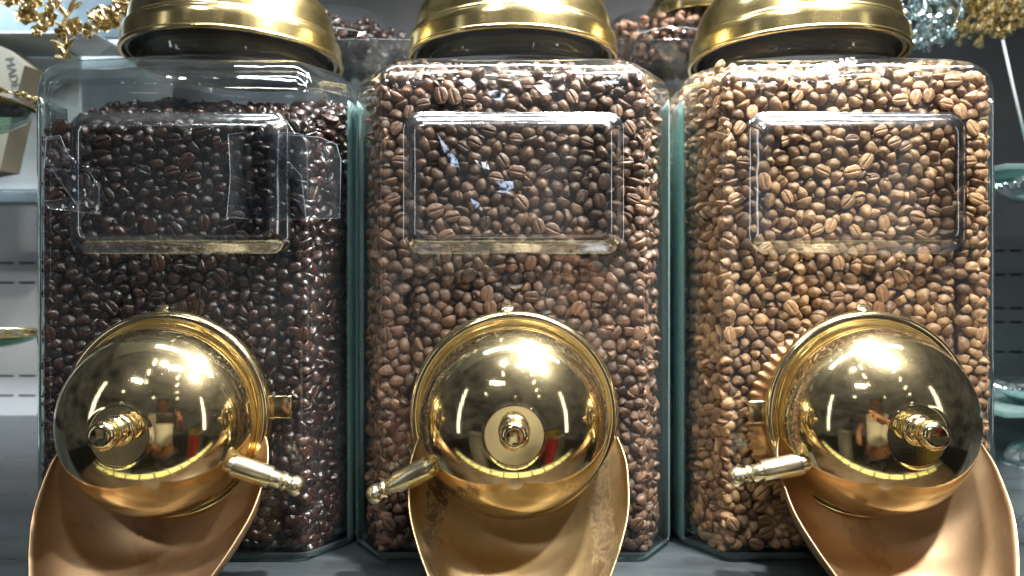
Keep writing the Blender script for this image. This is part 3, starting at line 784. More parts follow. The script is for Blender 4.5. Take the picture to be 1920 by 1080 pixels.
    10357158121460630354, 10386106128058131844, 10442203122769513008, 10585033123861734391, 10580126121456376096, 10658027124866933962, 10651197124274344489, 10820049127566748955,
    10795196124882297532, 10891074126768208459, 10861208124659045332, 10978115127088517469, 10919210129580411631, 11149080127951580259, 11066127127358452905, 11177123123755319071,
    11195185125588662967, 11316089121452450333, 11330150122184743628, 11388098115961046654, 11404161119960450242, 11506031123251688927, 11589157121356878059, 11620033117493664767,
    11649207119650716492, 11758202119456248963, 10345219119852528415, 10261104130770732075, 10379184126067837862, 10513042123287373071, 10439126126562778272, 10560105126761409230,
    10553176122562917342, 10730053122092447457, 10695210129469045344, 10730031128765955841, 10704144127068237874, 10929099133958688873, 10832203129365231148, 10967024132952478484,
    10996197128875466589, 11056068134751803084, 11101192128784537121, 11220080125953612508, 11262188131093594671, 11275033124865590455, 11285207126098415651, 11412081121251639748,
    11439152123291526225, 11576063122575611330, 11537198125358700833, 11662071121252511584, 11696150124772773279, 11809206126851845884, 10238139122474873059, 10328026134876237272,
    10287188123090635826, 10446030128068835819, 10508217127265658118, 10524033128856444097, 10573212125257473503, 10622070127387752944, 10626146126562492390, 10793055132760131847,
    10775161130953628285, 10893030129393663760, 10858202134355812720, 11013105132464248947, 10944158131551836316, 11126092132597404842, 11038197133661751823, 11220041122577876751,
    11148162128474348125, 11336072126858469757, 11369138127167485804, 11424111126375113351, 11484219128874747425, 11497120122164053352, 11580134125768604705, 11623039124583452677,
    11692200122659744791, 11764156121891635928, 10211209120852546995, 10290080136786487630, 10338156130383796068, 10482089124763227520, 10490157127061193416, 10539090133562221236,
    10547153129857818435, 10678091127968390551, 10599207131097375344, 10754106129776182635, 10769204135177323515, 10853091133986277444, 10909183137179393283, 10994091136478644612,
    10976198135885277336, 11113035136665460460, 11074140133564610562, 11195023129454451515, 11209133131161399749, 11281096130754719237, 11320164129268643209, 11438041127650122469,
    11475161129388382050, 11524079125060975554, 11554179129891665969, 11698046127855084423, 11634193128259473496, 11758133128256358824, 10270158128979648648, 10381036130091574674,
    10321204128752762219, 10424091133158518286, 10448208129260075226, 10481038135554934427, 10506208134888236547, 10603033130688705226, 10664163131756249150, 10799036137197595644,
    10696207138592397347, 10893031135966955843, 10827167138177403084, 11040029131253659128, 11013209141866106072, 11220107138250362608, 11155211139290462439, 11197069134572471325,
    11156141134662280964, 11387111132782125151, 11329209136066173818, 11462060131272586789, 11423206127095325543, 11511106128555543902, 11510204134954014244, 11677107128280223326,
    11648131133050788836, 11751207127566389455, 10211183127056808638, 10345095133576146634, 10286208134850629173, 10488098131265095273, 10392205132856410239, 10559031135151439841,
    10610106138197415558, 10652031133553346104, 10650176136382484486, 10726047133874373810, 10785123138552075224, 10900079139260539759, 10798200142272573608, 10966033139769460560,
    10964120139985293674, 11103110138679113955, 11107191134965818457, 11221023136682176363, 11193209132252429859, 11274037130354625996, 11293120134753473602, 11459129139997374857,
    11464125133994644135, 11568029129769914667, 11602113129888526020, 11639041131689563676, 11589206134455074873, 11708206131269092847, 10199205144061275792, 10404032136157984253,
    10384139136971748657, 10431094139263063763, 10507141136586558254, 10611099133459953449, 10575211137573390846, 10692101134260700653, 10671129140968702020, 10740072140667044245,
    10723131139257227015, 10826055141581345315, 10908144141096584763, 11001046142994427053, 10957193142971853527, 11139072140760450338, 11164140142152963661, 11277042136274136231,
    11194184137266762025, 11331049131560761528, 11296178136275521472, 11384038133056907641, 11383202132569221349, 11538069131770486809, 11563146135554518978, 11614070136375374690,
    11713158132984596719, 11768144135772701975, 10220209130797375357, 10359067140360107641, 10316152138664418084, 10497141145157884780, 10452144134567558824, 10539110141079596314,
    10564155136459817120, 10541044139459504102, 10615187140382333580, 10741029142895685043, 10736206143062171736, 10840129144169054357, 10886210141960024444, 11095143144659188560,
    11028105142079835529, 11145035144559614096, 11084192138890373773, 11236035143353772179, 11246171138681712827, 11342048138471718663, 11348134138667107352, 11459038137471885970,
    11431197134570416708, 11520037135572473792, 11473203139564678969, 11695042136767808450, 11630201135992567354, 11788197134260985251, 10232150136366762276, 10259117144084834058,
    10342207139860647687, 10481083142152420334, 10416193138159380358, 10545032144858565702, 10507193141169301266, 10610050141663752815, 10614115145394393638, 10774056147455064471,
    10751111147085682565, 10889031143555440363, 10952139145579133450, 10952030152369944741, 11037152142156282116, 11157159148461380535, 11141201144570564006, 11256146147172283215,
    11219193143752730860, 11281093140070212068, 11292203144364241140, 11413070137657044232, 11404160137794643862, 11537095138196366152, 11586190142869731144, 11590028139052403295,
    11669148137153589854, 11731096133990616629, 10211199137257923871, 10303038143352310767, 10357151144697526158, 10445034144256526603, 10446192142177556189, 10554107147974359053,
    10549199144667231148, 10667033139655955932, 10698125151055712485, 10737087154284282240, 10756156145479126243, 10875104147053613294, 10918181148180417825, 10969094147090235655,
    11040192148591396228, 11062035144163815014, 11121209151053044033, 11242112144177873353, 11224205149259025543, 11360032146262862367, 11297204151072430654, 11410035142395613446,
    11364210141564420440, 11589112141967168057, 11534201141479251957, 11647137141396544735, 11678202141367547290, 11813203141771154677, 10268185141756828542, 10330079146362044163,
    10306135150367954444, 10418113145995393641, 10490212148475358860, 10503064148251881952, 10582170147350366003, 10679036145852251167, 10658213144769044655, 10828039149462937049,
    10813165149271718739, 10910043147796355542, 10863195147274646512, 11025032150054944069, 10968192150985597076, 11122097149072708271, 11157145153595646041, 11198065146263768025,
    11222191154397594341, 11322116143564161649, 11364189146278674886, 11397125144473142660, 11428203143565260943, 11507033142457975741, 11542154148068387486, 11649070141670421029,
    11621210147480281941, 11735100140360887952, 10283196146380434212, 10269080150582428462, 10370210145994305647, 10519125154380328341, 10433173147967913435, 10609043148451280658,
    10604206153191397450, 10701076147785476779, 10660160147867935834, 10818105152057599369, 10791210149993303649, 10927103152377846467, 10867187153957300765, 11053102148355369433,
    10999128151260600439, 11152030151958876422, 11087219144965658118, 11201101149688224737, 11278085149871643187, 11299032144091627351, 11308148151263727920, 11464094146362381883,
    11475174146151690663, 11591038145052852371, 11597144151378647081, 11669032142962427812, 11646163147777460953, 11752206138553523901, 10184208151984358154, 10363032147954356003,
    10346198151098584642, 10423039150365923240, 10455138156778747025, 10613052153190475876, 10548188152684435084, 10670059154272766880, 10722206150069409454, 10722021151581186464,
    10758149153380767757, 10884040154986712934, 10877130152459550975, 11027069155154563802, 11040134154753375803, 11090048151882722829, 11091120156989597848, 11254021151275242626,
    11158209157681136145, 11359130150173866170, 11348195152657811564, 11372089154653844714, 11484202150092404028, 11511124143665661273, 11553216150167671980, 11704050150561165315,
    11709188146750097741, 11704114145055201974, 10242198151256751134, 10373097151264520729, 10393148151970317681, 10461074153561771726, 10471188152790693047, 10502036155452906023,
    10623124152873549139, 10689117158350984253, 10724188157885377834, 10806077156564288177, 10790209156259631024, 10879106158660944133, 10885201158273566689, 10958076156750680446,
    10954176156673465293, 11083045158875536510, 11083195154468639344, 11193045153762657488, 11265175158670595093, 11346066148792323635, 11320216157764641881, 11416074150057835884,
    11406202150652127668, 11508033148960924727, 11579200155355653393, 11643101147560034635, 11726086157282458267, 11760161144064649337, 10281194155070711825, 10379032156488662453,
    10263102166766798133, 10415076156484632231, 10440208158965420440, 10564066155168693411, 10586147156558033743, 10756030158152863981, 10676188152765778851, 10814032156380773373,
    10762127159575792630, 10864037161063953940, 10929131161055178436, 11020107161552340730, 11008207156151766090, 11151087156895344043, 11154156159394385332, 11226117155772245313,
    11226138162461399465, 11281076155096595564, 11337137158086644980, 11446029150361783485, 11407147154864794114, 11556093146652420143, 11518150154256975940, 11624075151451701421,
    11699209151569044850, 11779206147855386595, 10247127155191683258, 10310031154054936029, 10399195155775630951, 10388096160391324470, 10514152161967094972, 10547115162063764188,
    10622114161866935067, 10697114163877104440, 10644206158164035856, 10775094164995624335, 10815151157252942844, 10946060162270112650, 10936216162273732475, 11005023158585154848,
    11036167161355522894, 11156033161360955366, 11062219159758581683, 11274021160576237272, 11275096160560163179, 11324033152859645603, 11397209158555543503, 11490088154963389558,
    11453148153267797575, 11561037151368828142, 11492209156658559759, 11647031150884627528, 11694142151651847772, 11744108148589457466, 10236179159459287918, 10318093156959046547,
    10334151155357963543, 10476096160857634096, 10463199162994586639, 10592029159298595157, 10547209158954633903, 10688034159455466403, 10649189163090616026, 10784032164268561478,
    10844207168578378756, 10868071165678853932, 10839206161957249158, 10967036166086576923, 10976179165556730839, 11029049164159872629, 11154113164858174414, 11220030158156435802,
    11192209162464044763, 11327049159487473123, 11283199166358785089, 11426084157887625320, 11480182161263369234, 11549078153484315679, 11582118157874847359, 11668034158057555701,
    11658127155250985060, 11773159152869389345, 10343217157973732475, 10271088160478483988, 10357153159159575697, 10405067164496616040, 10421145163960519846, 10573064162462326293,
    10590158162958808848, 10715043164862325505, 10737165164666559644, 10797126169073426689, 10771207163350767880, 10913107167380834168, 10885155164559956544, 11020037171568885774,
    11040171167957634697, 11110104163069311876, 11115206163766102639, 11210085163370656209, 11222196165956376504, 11338090162664527192, 11307141165082826236, 11470123160980875341,
    11447198164590323869, 11595039157462867942, 11540142161461787824, 11681047163296435534, 11649126160186564118, 11745150157160304493, 10281166162874431371, 10340033161572609245,
    10312202164185257138, 10457032163366468723, 10508207168052176285, 10527040163165292785, 10571210165597394055, 10633161168994474470, 10699148169780578844, 10767029170196563759,
    10821129162766188446, 10842041169268403190, 10913209169479217753, 11008111169354955666, 10988209172967074231, 11099043164651390531, 11119166167758975140, 11232038165963397410,
    11213120169455628214, 11330034166868479439, 11275093169457854816, 11395031157882592677, 11392138161672806577, 11526033159690522360, 11550198162675580940, 11726124163256976255,
    11630204157193507258, 11706202158768429549, 10199206160565175683, 10339120164059218566, 10312219170882826237, 10388033171173814278, 10411140169088414378, 10572099167758460531,
    10564167169471516608, 10647054163783355183, 10610211173266400444, 10726060172188512728, 10805185170356273089, 10915030170552794188, 10850111172278731744, 10976123172595443359,
    11056201174774154875, 11085096168967579233, 11144198172551897565, 11164061169272617818, 11207186171379534188, 11342109169188717155, 11351207163455631024, 11463042160269386709,
    11438128167477553788, 11504084164258590242, 11551109170091367347, 11595085163082685281, 11602205164571231541, 11677209163775358860, 10288142170786757058, 10299040164866862151,
    10375205163884224170, 10478092167654443503, 10494146170654323192, 10600033167859985152, 10547201175856827576, 10666087168565552086, 10693217167263631782, 10751111173483244125,
    10746192171872284387, 10851071179089254932, 10891164170863096471, 10964037173163897337, 10942182175878301638, 11091031170661512792, 11165123173875518831, 11242033171558554297,
    11268145175166802373, 11386024171663361717, 11380190168366467511, 11398067165965321272, 11396122173164264490, 11498094169663614796, 11515216169577777128, 11706054168595575666,
    11648163165454509763, 11812216155670707821, 10243203170479336582, 10338090168754192223, 10350164171775462317, 10520029169060935271, 10464204172256419849, 10570064172559074070,
    10549115177050224390, 10679031172460805112, 10650141176867787724, 10849031176267681066, 10806132176693572751, 10921095174774458933, 10887122177686472035, 10996080176368439545,
    10990153178158403006, 11073117173757602807, 11094170176461833682, 11231097175477095448, 11271203175751965765, 11317046172492353260, 11319178172370787770, 11445053170976235418,
    11465209174761617688, 11523033168890687044, 11507161168979692372, 11601029165354473195, 11588154169091635226, 11775192161752922445, 10234156168468847737, 10311047170258559843,
    10400216169560601683, 10466031172172934148, 10438096173856710864, 10630063173052112137, 10594134174672873929, 10696093177362024445, 10691197175778658745, 10785039176989516725,
    10728146179690715733, 10919031180860827222, 10883212176264529075, 11010024179671282222, 11069207184653216487, 11128126180575389150, 11135201179064687287, 11131044175658927349,
    11206203177769083052, 11319099176652681276, 11382198175355837673, 11461034179064862770, 11479208180660271131, 11461110174291444025, 11507105179284527772, 11644103168060481317,
    11721187168181696877, 11796191166756339436, 10325200176769632414, 10311059175572317922, 10372092173393477349, 10398033177898585151, 10504154178353821972, 10608030177051460469,
    10590200180357230943, 10674032181062885020, 10651208178763215687, 10791093182361147428, 10774205177358444202, 10843144184159381222, 10865179179152677310, 11056124179376142843,
    11001208181296355444, 11067060178185292561, 11112180186165308221, 11200044176350730738, 11194126181873856329, 11265035177356894421, 11334204179367231241, 11378064177359872041,
    11442180172355291578, 11572050173877235181, 11525203176260792917, 11624041169964384404, 11622208172565115576, 11791207171397393950, 10256187177874731539, 10271086175960145082,
    10391191176367650653, 10425129177152476596, 10435204178895406547, 10511075174268728956, 10555210187068075166, 10731035181263902656, 10631166184650974360, 10820030185567915129,
    10795181182258365904, 10868089184772083760, 10945144184065956252, 10961086181066035450, 11032150184471399349, 11089103185187196048, 11173204184188293669, 11130050180693415071,
    11232176181552965433, 11329029178654933969, 11369146182057785189, 11436078181265599549, 11427150178553221367, 11518029176978538734, 11552130176768599070, 11674029173652450469,
    11660152171654201262, 11742119170053650459, 10301205182769096954, 10329040180570396609, 10375214184961618316, 10376031185869673287, 10507210181973429159, 10628074180259873275,
    10541146183656245908, 10733046185883384016, 10724216183083835940, 10753110184269703611, 10759208188374228253, 10881046187658680545, 10921216183271717722, 10949065185191655629,
    11001101188967708528, 11055042184378472984, 11142127189456877962, 11207033181258985251, 11260191185389556574, 11314057182860084724, 11307136181366466807, 11406101184696443557,
    11471155181954510049, 11572053181568145922, 11575190176471744313, 11700061176379333815, 11691207177689235737, 11743111176872788238, 10187211169482491438, 10279107183855410628,
    10333125178250994645, 10473040179153771267, 10391144183250063567, 10601111183287488060, 10581174190572551721, 10679106183963380346, 10707167186862412992, 10785117189758926963,
    10749205196078212146, 10883032193575874930, 10906168189375794379, 10979030188292696748, 11040209191471174120, 11039038190389473375, 11115206192798414556, 11163071185364054263,
    11215118190056888054, 11341098187185204232, 11338207187257431714, 11481101188482371544, 11410201182573546789, 11556109185386286968, 11476167186472545193, 11612107175372768549,
    11673153176381536285, 11802205187162154817, 10241127178268777423, 10327118190467551125, 10312160185366533092, 10475093182465449561, 10466168183053208941, 10542047181455907742,
    10635143190177574310, 10715110189678258251, 10695197192384787054, 10767121193991563527, 10825211185195396360, 10835096189288304273, 10871205189357197479, 10954034196087773540,
    10961206189475221846, 11102030187260684394, 11082097191372934051, 11170039189569416709, 11179188189188525519, 11281040185476764318, 11305153187951591021, 11378032183875884832,
    11400155187854700551, 11615105184384617965, 11557166182352420673, 11628036179452142270, 11636175181186634020, 11732141181188323131, 10200203178283481537, 10291059186362350450,
    10351201191285267338, 10459125188971055144, 10428179187381797161, 10614035185581676118, 10617141196352912349, 10661029189468520869, 10645219190771712277, 10817038193253912664,
    10811190191987452873, 10923091191254555598, 10940139194574681146, 10993063195156698380, 11004161190353034037, 11075037194594536334, 11165207199682368554, 11224031188082628447,
    11190119195453211774, 11253102183369171847, 11251196190891464424, 11435043188353953256, 11420201193258812521, 11520052190594304052, 11547208185188336671, 11664093180159771137,
    11675201184691375527, 11749191174083664617, 10235171185677786276, 10379083183258621176, 10333145196591296064, 10442049185052220955, 10528136191758232884, 10549083186752886020,
    10590092192080581464, 10684065191583235125, 10698148196788234136, 10755039191365321169, 10835202198364087251, 10903078199165964552, 10866137193665045039, 10961098204653832622,
    11000128196064798439, 11140068194768044756, 11063139194851094276, 11262085191055207016, 11215193195464274190, 11346032190963502992, 11361186194476748258, 11430112192859309165,
    11493206190958550240, 11524023184873262424, 11567203192959225009, 11719074185170657515, 11613201187457875381, 11799192177957289032, 10281211189859025543, 10308039191462420249,
    10406150194157719136, 10447037191080742140, 10493201188767228646, 10567021188883164141, 10558209195495305153, 10670099195364406693, 10647205198566538777, 10822067201060736689,
    10761154199558084273, 10878023200484154242, 10841106196279685415, 11024053200385616678, 10988152199891325470, 11111024199866331919, 11122132194952791057, 11189034196359466805,
    11238123198558646991, 11273029193091696747, 11293209195359281031, 11394044194874331671, 11485197196397595856, 11553130190789374723, 11501142194683844260, 11687129186668232027,
    11620134190472837130, 11746206180952024260, 10256118192171863167, 10380088191158580149, 10380202197155015750, 10502047188866717086, 10480167193365679032, 10607031196085677843,
    10578094200657299166, 10711030198373701464, 10712201202452720837, 10787032198079777851, 10813139201462936943, 10833033207679611253, 10902209197772360937, 10959021202978213030,
    11042195199981631637, 11082098200566158049, 11096205199071201743, 11143073201860055069, 11187142204285393277, 11337115192998434150, 11286158196383653579, 11509084197592713551,
    11411155198750610363, 11576113197051331123, 11602206200279265780, 11666034184959589743, 11673204191270093045, 11758158186355626196, 10283199195684257339, 10278094200164217081,
    10395136201257496895, 10501048195867653309, 10482205198759015646, 10546041194164308933, 10625145200798485141, 10649065199757128058, 10706110202964107033, 10746080198150994452,
    10755100209068732278, 10889116201995345262, 10924182201283755176, 11034133205070329154, 10978207197154217878, 11151037206061346507, 11130157200454877668, 11270044198370536093,
    11225217202177777128, 11316083196755413596, 11324204201373123768, 11450051194459280648, 11455203202371386191, 11519024196584155757, 11536204200871157758, 11653081189052014556,
    11610169195881287173, 11739209188671406889, 10190216186573737524, 10385093196858420531, 10300192201679535788, 10474107195774369151, 10450177202572493992, 10503043201592575474,
    10530125198751127469, 10682033205593582753, 10647217205784844455, 10745048204170661035, 10793204204969400546, 10904033207253521685, 10864173204783626580, 11011040206250781468,
    10964176205581686976, 11074029207853703090, 11091159204762872049, 11211042202252211671, 11267164203368107347, 11344032199073783981, 11333137201676835373, 11404100200986786339,
    11380191203869251257, 11593029187953570157, 11526156203972368078, 11673104194458014742, 11732216199276762673, 11748124191857897953, 10219193192763066952, 10386030193571712479,
    10357144267261055666, 10440042198365317616, 10431217193084844257, 10555042205173411879, 10572205201353589856, 10616067205554450365, 10725187206781506313, 10781042209087401851,
    10761149210083175863, 10832107208285627429, 10911151207381361865, 11011147210695503635, 11019206204791344671, 11068075205377231845, 11080204208659404102, 11301112209079513512,
    11184209208255410337, 11310085204293674265, 11308191208365271062, 11469048200973649059, 11424149206863868044, 11610035193558449741, 11485118202983864544, 11654096198560585702,
    11695165194855499841, 11797205195656043834, 10239157197851046537, 10326042197178401873, 10377196202753956164, 10452030205164933865, 10499101205478608952, 10520139211189327357,
    10566169205293564827, 10667085210288795742, 10634138207266450666, 10732032212561943964, 10832199209260249051, 10894081207158391517, 10898219207484844356, 11011080209469325791,
    10966207210665540439, 11156091208552556795, 11146149210072649148, 11243089205171763218, 11255155209757044933, 11370094208783442576, 11356194211450161537, 11449087207472123929,
    11490204208260550339, 11564032202754913973, 11624127202951882669, 11692035192282825167, 11694128204392626959, 11725080202772668225, 10195216200483844158, 10389056201280202662,
    10344113204083473482, 10429047209455593105, 10445206208260384103, 10519032209493542960, 10577199209587466180, 10702099216276554691, 10683156210153912866, 10784104215268416407,
    10815194214163877170, 10891031213769954844, 10864161214850743791, 10953134213484371938, 11024201214053679365, 11093048212664595895, 11170205216750183913, 11175029212661795212,
    11213149212569383691, 11286024204776237373, 11330110214650460978, 11409039201657389465, 11413191210980718064, 11527049204358265692, 11569207211066512509, 11680040198857509567,
    11673180199669827865, 11765143198160956750, 10233150202978384588, 10300051205063762781, 10350208207466045342, 10441119205955259255, 10508190207977775579, 10579105209684343521,
    10586124220960654094, 10670087224597414859, 10645205212153429855, 10812034217057589743, 10740205213851560141, 10897105212589294527, 10900216215681816534, 10967056211983683821,
    11022183218681513485, 11147093215369278762, 11079123212874834224, 11224041210159290966, 11214099216091723754, 11341034208379582781, 11255214214183833861, 11418028206358566504,
    11499170211972446308, 11591026212255441515, 11578102206958083627, 11596048198663075429, 11683207212480428467, 11807208203460104023, 10265201206461097551, 10351042206983457625,
    10338193212191603570, 10477039215886773538, 10518196221483246528, 10517083216090372348, 10536194214571728660, 10655032215868661777, 10635156215487544280, 10731138219488437665,
    10767191218086574682, 10844094215855703706, 10901154219468695391, 11064023217664358181, 10960199217863148151, 11141039217756963456, 11118163213372274787, 11283053212451077453,
    11185089222468480444, 11306036217974896651, 11356159216759924271, 11489023208653461515, 11428120214163450358, 11515096208457330451, 11532100212766575196, 11625050205388567073,
    11636205205870241251, 11761146203965768329, 10308130207578593214, 10377126209186566976, 10296106213096565465, 10395044213761364595, 10394163214460122872, 10610029210795695155,
    10587207219583407375, 10650086218657343894, 10664200218990345526, 10826103222882806838, 10714205223656146480, 10921064218151319440, 10828206221968093238, 11022110216286184937,
    11019129222793294659, 11140040222697424441, 11089214216366661980, 11225034219554782783, 11241208221174368960, 11377057216162235490, 11272156218758378085, 11427044212994334140,
    11512115219663296912, 11634088209868690940, 11536212216256369270, 11689038205878675814, 11591164207367597984, 11774193207157302989, 10257107207578282371, 10322031212859974156,
    10275200212680186532, 10444110211882143944, 10471199214472238550, 10590024218876232727, 10574146215983488029, 10753073221068113670, 10659145222895685555, 10791034223170610654,
    10791153222464542891, 10896085222163514103, 10953151221179247128, 10994039217355680558, 10982202224165671130, 11084083221663531913, 11116150220474817842, 11261113224866035445,
    11209152221473478932, 11294088220154985057, 11324199217852693506, 11474033220652853882, 11456208216284203154, 11507050214266532287, 11584129214350848543, 11738102234162834583,
    11645165210157714893, 11792190217150740860, 10192205206650872528, 10267080224252193315, 10289208218154626196, 10433086221252791627, 10443154217352210953, 10571066215752681321,
    10566155227078863453, 10699026221367321919, 10623208225661114978, 10850033226968913462, 10765134230050273907, 10895139225661043554, 10908217224255551584, 10916038225289644374,
    11049208225083381548, 11091030228659886423, 11109200222653043150, 11157042228791305330, 11178209225377301538, 11371028222891734738, 11317211223658409662, 11437063222186312359,
    11478150217762761924, 11552052219055239150, 11585130220555531282, 11736098210888615778, 11615199215755300448, 11710190206473758554, 10217188211172126961, 10366091216567355593,
    10321142217650488920, 10384134224084307948, 10456165221856454901, 10505116220679412817, 10628104228383667962, 10730043227873373086, 10732122226570430764, 10852074229979316283,
    10827146228981802858, 10948039230774725186, 10855194229392715336, 10983039223375751644, 10964109228150767214, 11109096229260857024, 11102201227868083462, 11245047226457812421,
    11216188229585795766, 11301032227962876524, 11370095221354113174, 11402120226053148260, 11432138220979353081, 11616041218878758056, 11566180220155478286, 11689034212159975854,
    11640192220369271261, 11752138215965650761, 10232150214087726130, 10303059217256036549, 10349195219657906728, 10458036223669590554, 10417210222185372528, 10572074224175379055,
    10504157228551735807, 10621029226159836718, 10677202229095483057, 10793074230685292766, 10811124235357469760, 10899116230554410152, 10937197230263600355, 11031055225953118052,
    11057135227987436577, 11157119234860065730, 11127172230688705971, 11194097229964083466, 11157142225963185685, 11338074227863791564, 11340146224075847450, 11490135225799465446,
    11400205219984488361, 11523053223964221255, 11562148227955601177, 11665105213357295305, 11702097219280843736, 11746199212771171950, 10249124219568885024, 10317031223964896227,
    10291151224455731272, 10484100227662589465, 10377203225890562344, 10526045225454208469, 10564204228283224028, 10670044229978165027, 10665151229365561985, 10739033233662975649,
    10760209230061390535, 10887096235575535392, 10870187235966876969, 11033052231362738964, 11001159229083303878, 11147045234967499071, 11115205236060559759, 11286118232777647678,
    11199163234456473897, 11370034233659378216, 11291168226551500365, 11401040228092605073, 11587216225259598316, 11599090225065228755, 11599207232951153916, 11714064226791447657,
    11611119233868362888, 11716201219269682913, 10204213217394314341, 10386023219684154242, 10298210225792333538, 10436083230570826676, 10430146227973311333, 10555109231989795445,
    10557194235574428935, 10691101232450520141, 10615142234361596793, 10724047238496375160, 10775181234558945029, 10915026237484155757, 10943207236981491338, 10999048235089643727,
    11030211232695314445, 11062088234687236034, 11057149233860781973, 11220024232884154646, 11219123239892653358, 11353123230860429660, 11297207230559024355, 11498108231974288231,
    11448209224093416763, 11558035227962965843, 11533208231866117165, 11680037217456867833, 11653112223652744008, 11789206221459524002, 10213189223361943256, 10326101224077420947,
    10331157230657279255, 10487032230659975558, 10478208228351672311, 10560026230677227272, 10616131242168834681, 10612039234657778734, 10696172234755410239, 10830030236152459530,
    10758110239466892550, 10933141235484845444, 10946131246853913673, 10962091237595373654, 10999190236789473575, 11110119237777246924, 11063188239953730647, 11234094232857306106,
    11196216237784834158, 11344084234757937153, 11379201228064072956, 11422109231471430739, 11513208224956291029, 11566079231958157932, 11533172236472440648, 11674041223695366159,
    11643149229260777822, 11711167223555473797, 10198207229554055968, 10383055224753679553, 10379203232574598474, 10390114235953132370, 10440199232251695604, 10547083237754747186,
    10618205233465430353, 10684086237353702016, 10681150239197615159, 10817067238794304960, 10818201238358082544, 10912094241770106635, 10940211246459173218, 10987031241150569632,
    10980144240553340358, 11093021236784154646, 11148163242352405401, 11249042238750127630, 11270170237160788951, 11301058241576707080, 11323185234086604981, 11468035229663887536,
    11468187230366866971, 11544091236290363570, 11587142239981792646, 11641049230052791159, 11688211226894324241, 11748112225079777333, 10234131230574155624, 10371097230280124443,
    10337114240186368056, 10438034234956965939, 10477114238168427210, 10560028240858507106, 10558146239360528012, 10674100243657553005, 10645208238175155374, 10777033243157984254,
    10829131241766808454, 10860068243765241237, 10854131248770470550, 11049089240283505013, 11030118245651439124, 11158087241658887171, 11082201245463248953, 11210068240495383351,
    11317132245284794167, 11354034239374545908, 11339187239886616577, 11444079234261356808, 11412177232162897553, 11490035237252886020, 11560219240977777128, 11697033233875835774,
    11659206232758134617, 11787190226791516024, 10295206233082182950, 10368041230056569854, 10327156236375103444, 10496050237591466173, 10504204236779547976, 10512052244776688463,
    10603207244161105122, 10621070237974436689, 10723211239885387766, 10789090248084763265, 10799207245479288260, 10879030246454456904, 10893176241675386512, 10988079243782853747,
    10991175245073731350, 11103040242654768937, 11211151247178648751, 11228086245785505384, 11231193241972456810, 11328112238468415295, 11358207245259015645, 11469121239756746489,
    11388193235983513616, 11541033241764758634, 11586196247480308240, 11687106234271631623, 11621188239964902641, 11728168230479456614, 10224206234962177969, 10347035235250439738,
    10364207239695335642, 10401133240891497066, 10463143234467064865, 10599065244187385219, 10542210242971478478, 10682033243756479430, 10681160245569934161, 10728090249887552062,
    10766152243454015745, 10871037253059341479, 10865203245773395691, 11027030247565926233, 11017201249674194078, 11106086245693374629, 11065119255869581917, 11179024243466338181,
    11282186243673358022, 11357031245262975557, 11397138240556241723, 11424045239553750752, 11409211240295396159, 11519099242450024662, 11483216239553501484, 11591032236076528021,
    11674121240064426594, 11788182233976406412, 10296080231354082835, 10293057245873390842, 10359148247380528270, 10461137244976272675, 10433200237787503620, 10579036249172449344,
    10512153244668797277, 10658046249195334557, 10672205247668472710, 10752033249465661881, 10762150248098524454, 10907084251457973848, 10906163250082646480, 10952046247950218840,
    11082201252965667089, 11135032250365965456, 11129141247896675245, 11291082249069845778, 11310205250155035962, 11371094243050570333, 11421209252493333247, 11428048244959132469,
    11462170237451441119, 11549093246466375405, 11522168245572610857, 11645052237972716784, 11668125245899485345, 11751130241167661168, 10238151236558044565, 10358045240295385164,
    10287199240465158151, 10428075240961157967, 10456209243962147075, 10561110247160703907, 10572167250592254946, 10646116249695573762, 10604210252669488380, 10739143256453157222,
    10739203250959062946, 10892150256892576329, 10864198254865082752, 11051074249762892636, 10965143255278797030, 11172089248556181535, 11158207247687357269, 11211033251171600654,
    11251128251566326107, 11303031250190766152, 11454170250597594456, 11495112252364284808, 11430181244871834122, 11600033247990744834, 11534197250383275722, 11623066243655504999,
    11658207243455410242, 11700169237167461073, 10282078238153808740, 10379070246281457676, 10321115248869864623, 10434024243185155151, 10399189244374833131, 10527075250865097256,
    10482126252162610870, 10644086255361487207, 10675171254562818544, 10810032251392547239, 10800158252467416005, 10953096258390693565, 10961198253558985653, 10995094252087683428,
    11052162250057207319, 11098082252169640745, 11178153253255759155, 11268024262654458484, 11232216247960608316, 11356088250071440555, 11385151251559716810, 11469066249475322817,
    11468203245283277740, 11587120250061556894, 11552131255567112543, 11691032241850296808, 11640156251670823275, 11795190240272897050, 10258108243483843849, 10345030247068520869,
    10333217245862621782, 10462061247458087135, 10427173250766848058, 10521036253372563490, 10598141255599545448, 10669024255656438484, 10664208258458015644, 10795100256877467417,
    10795190257556822173, 10948029254673600753, 10938207258555560240, 11003041255660420249, 11024183258457310969, 11144089254657380244, 11127196255766326008, 11312049257481274980,
    11222199253353576303, 11349021255057428484, 11320143254362657613, 11484031246766721672, 11449122246551538717, 11608059254251082347, 11610098265987694375, 11693061248591353630,
    11637207251276371924, 11723211237465233713, 10201203243268370645, 10375050253050188743, 10362127255354318521, 10426042250073644209, 10416108250365827628, 10536105257564489751,
    10522216249971717722, 10613090260659605002, 10602156261667570457, 10740035256361943148, 10847209262163390538, 10865098257252341784, 10930193264354887369, 11016036260966954043,
    11104207260756504101, 11096026257284154848, 11160152258380115148, 11240039256283803634, 11257143257453499428, 11421094250750033446, 11460216260279793168, 11482031255660361074,
    11496161256860817928, 11538047251455259244, 11583201255960777481, 11665104254160162822, 11736219254460601683, 11758217243859598316, 10282157244566559437, 10254113251577440947,
    10319198253054366003, 10462078256983348252, 10392201253061653805, 10490118260657798741, 10484191253473482384, 10581034256654321276, 10645135265656324204, 10778055260966439556,
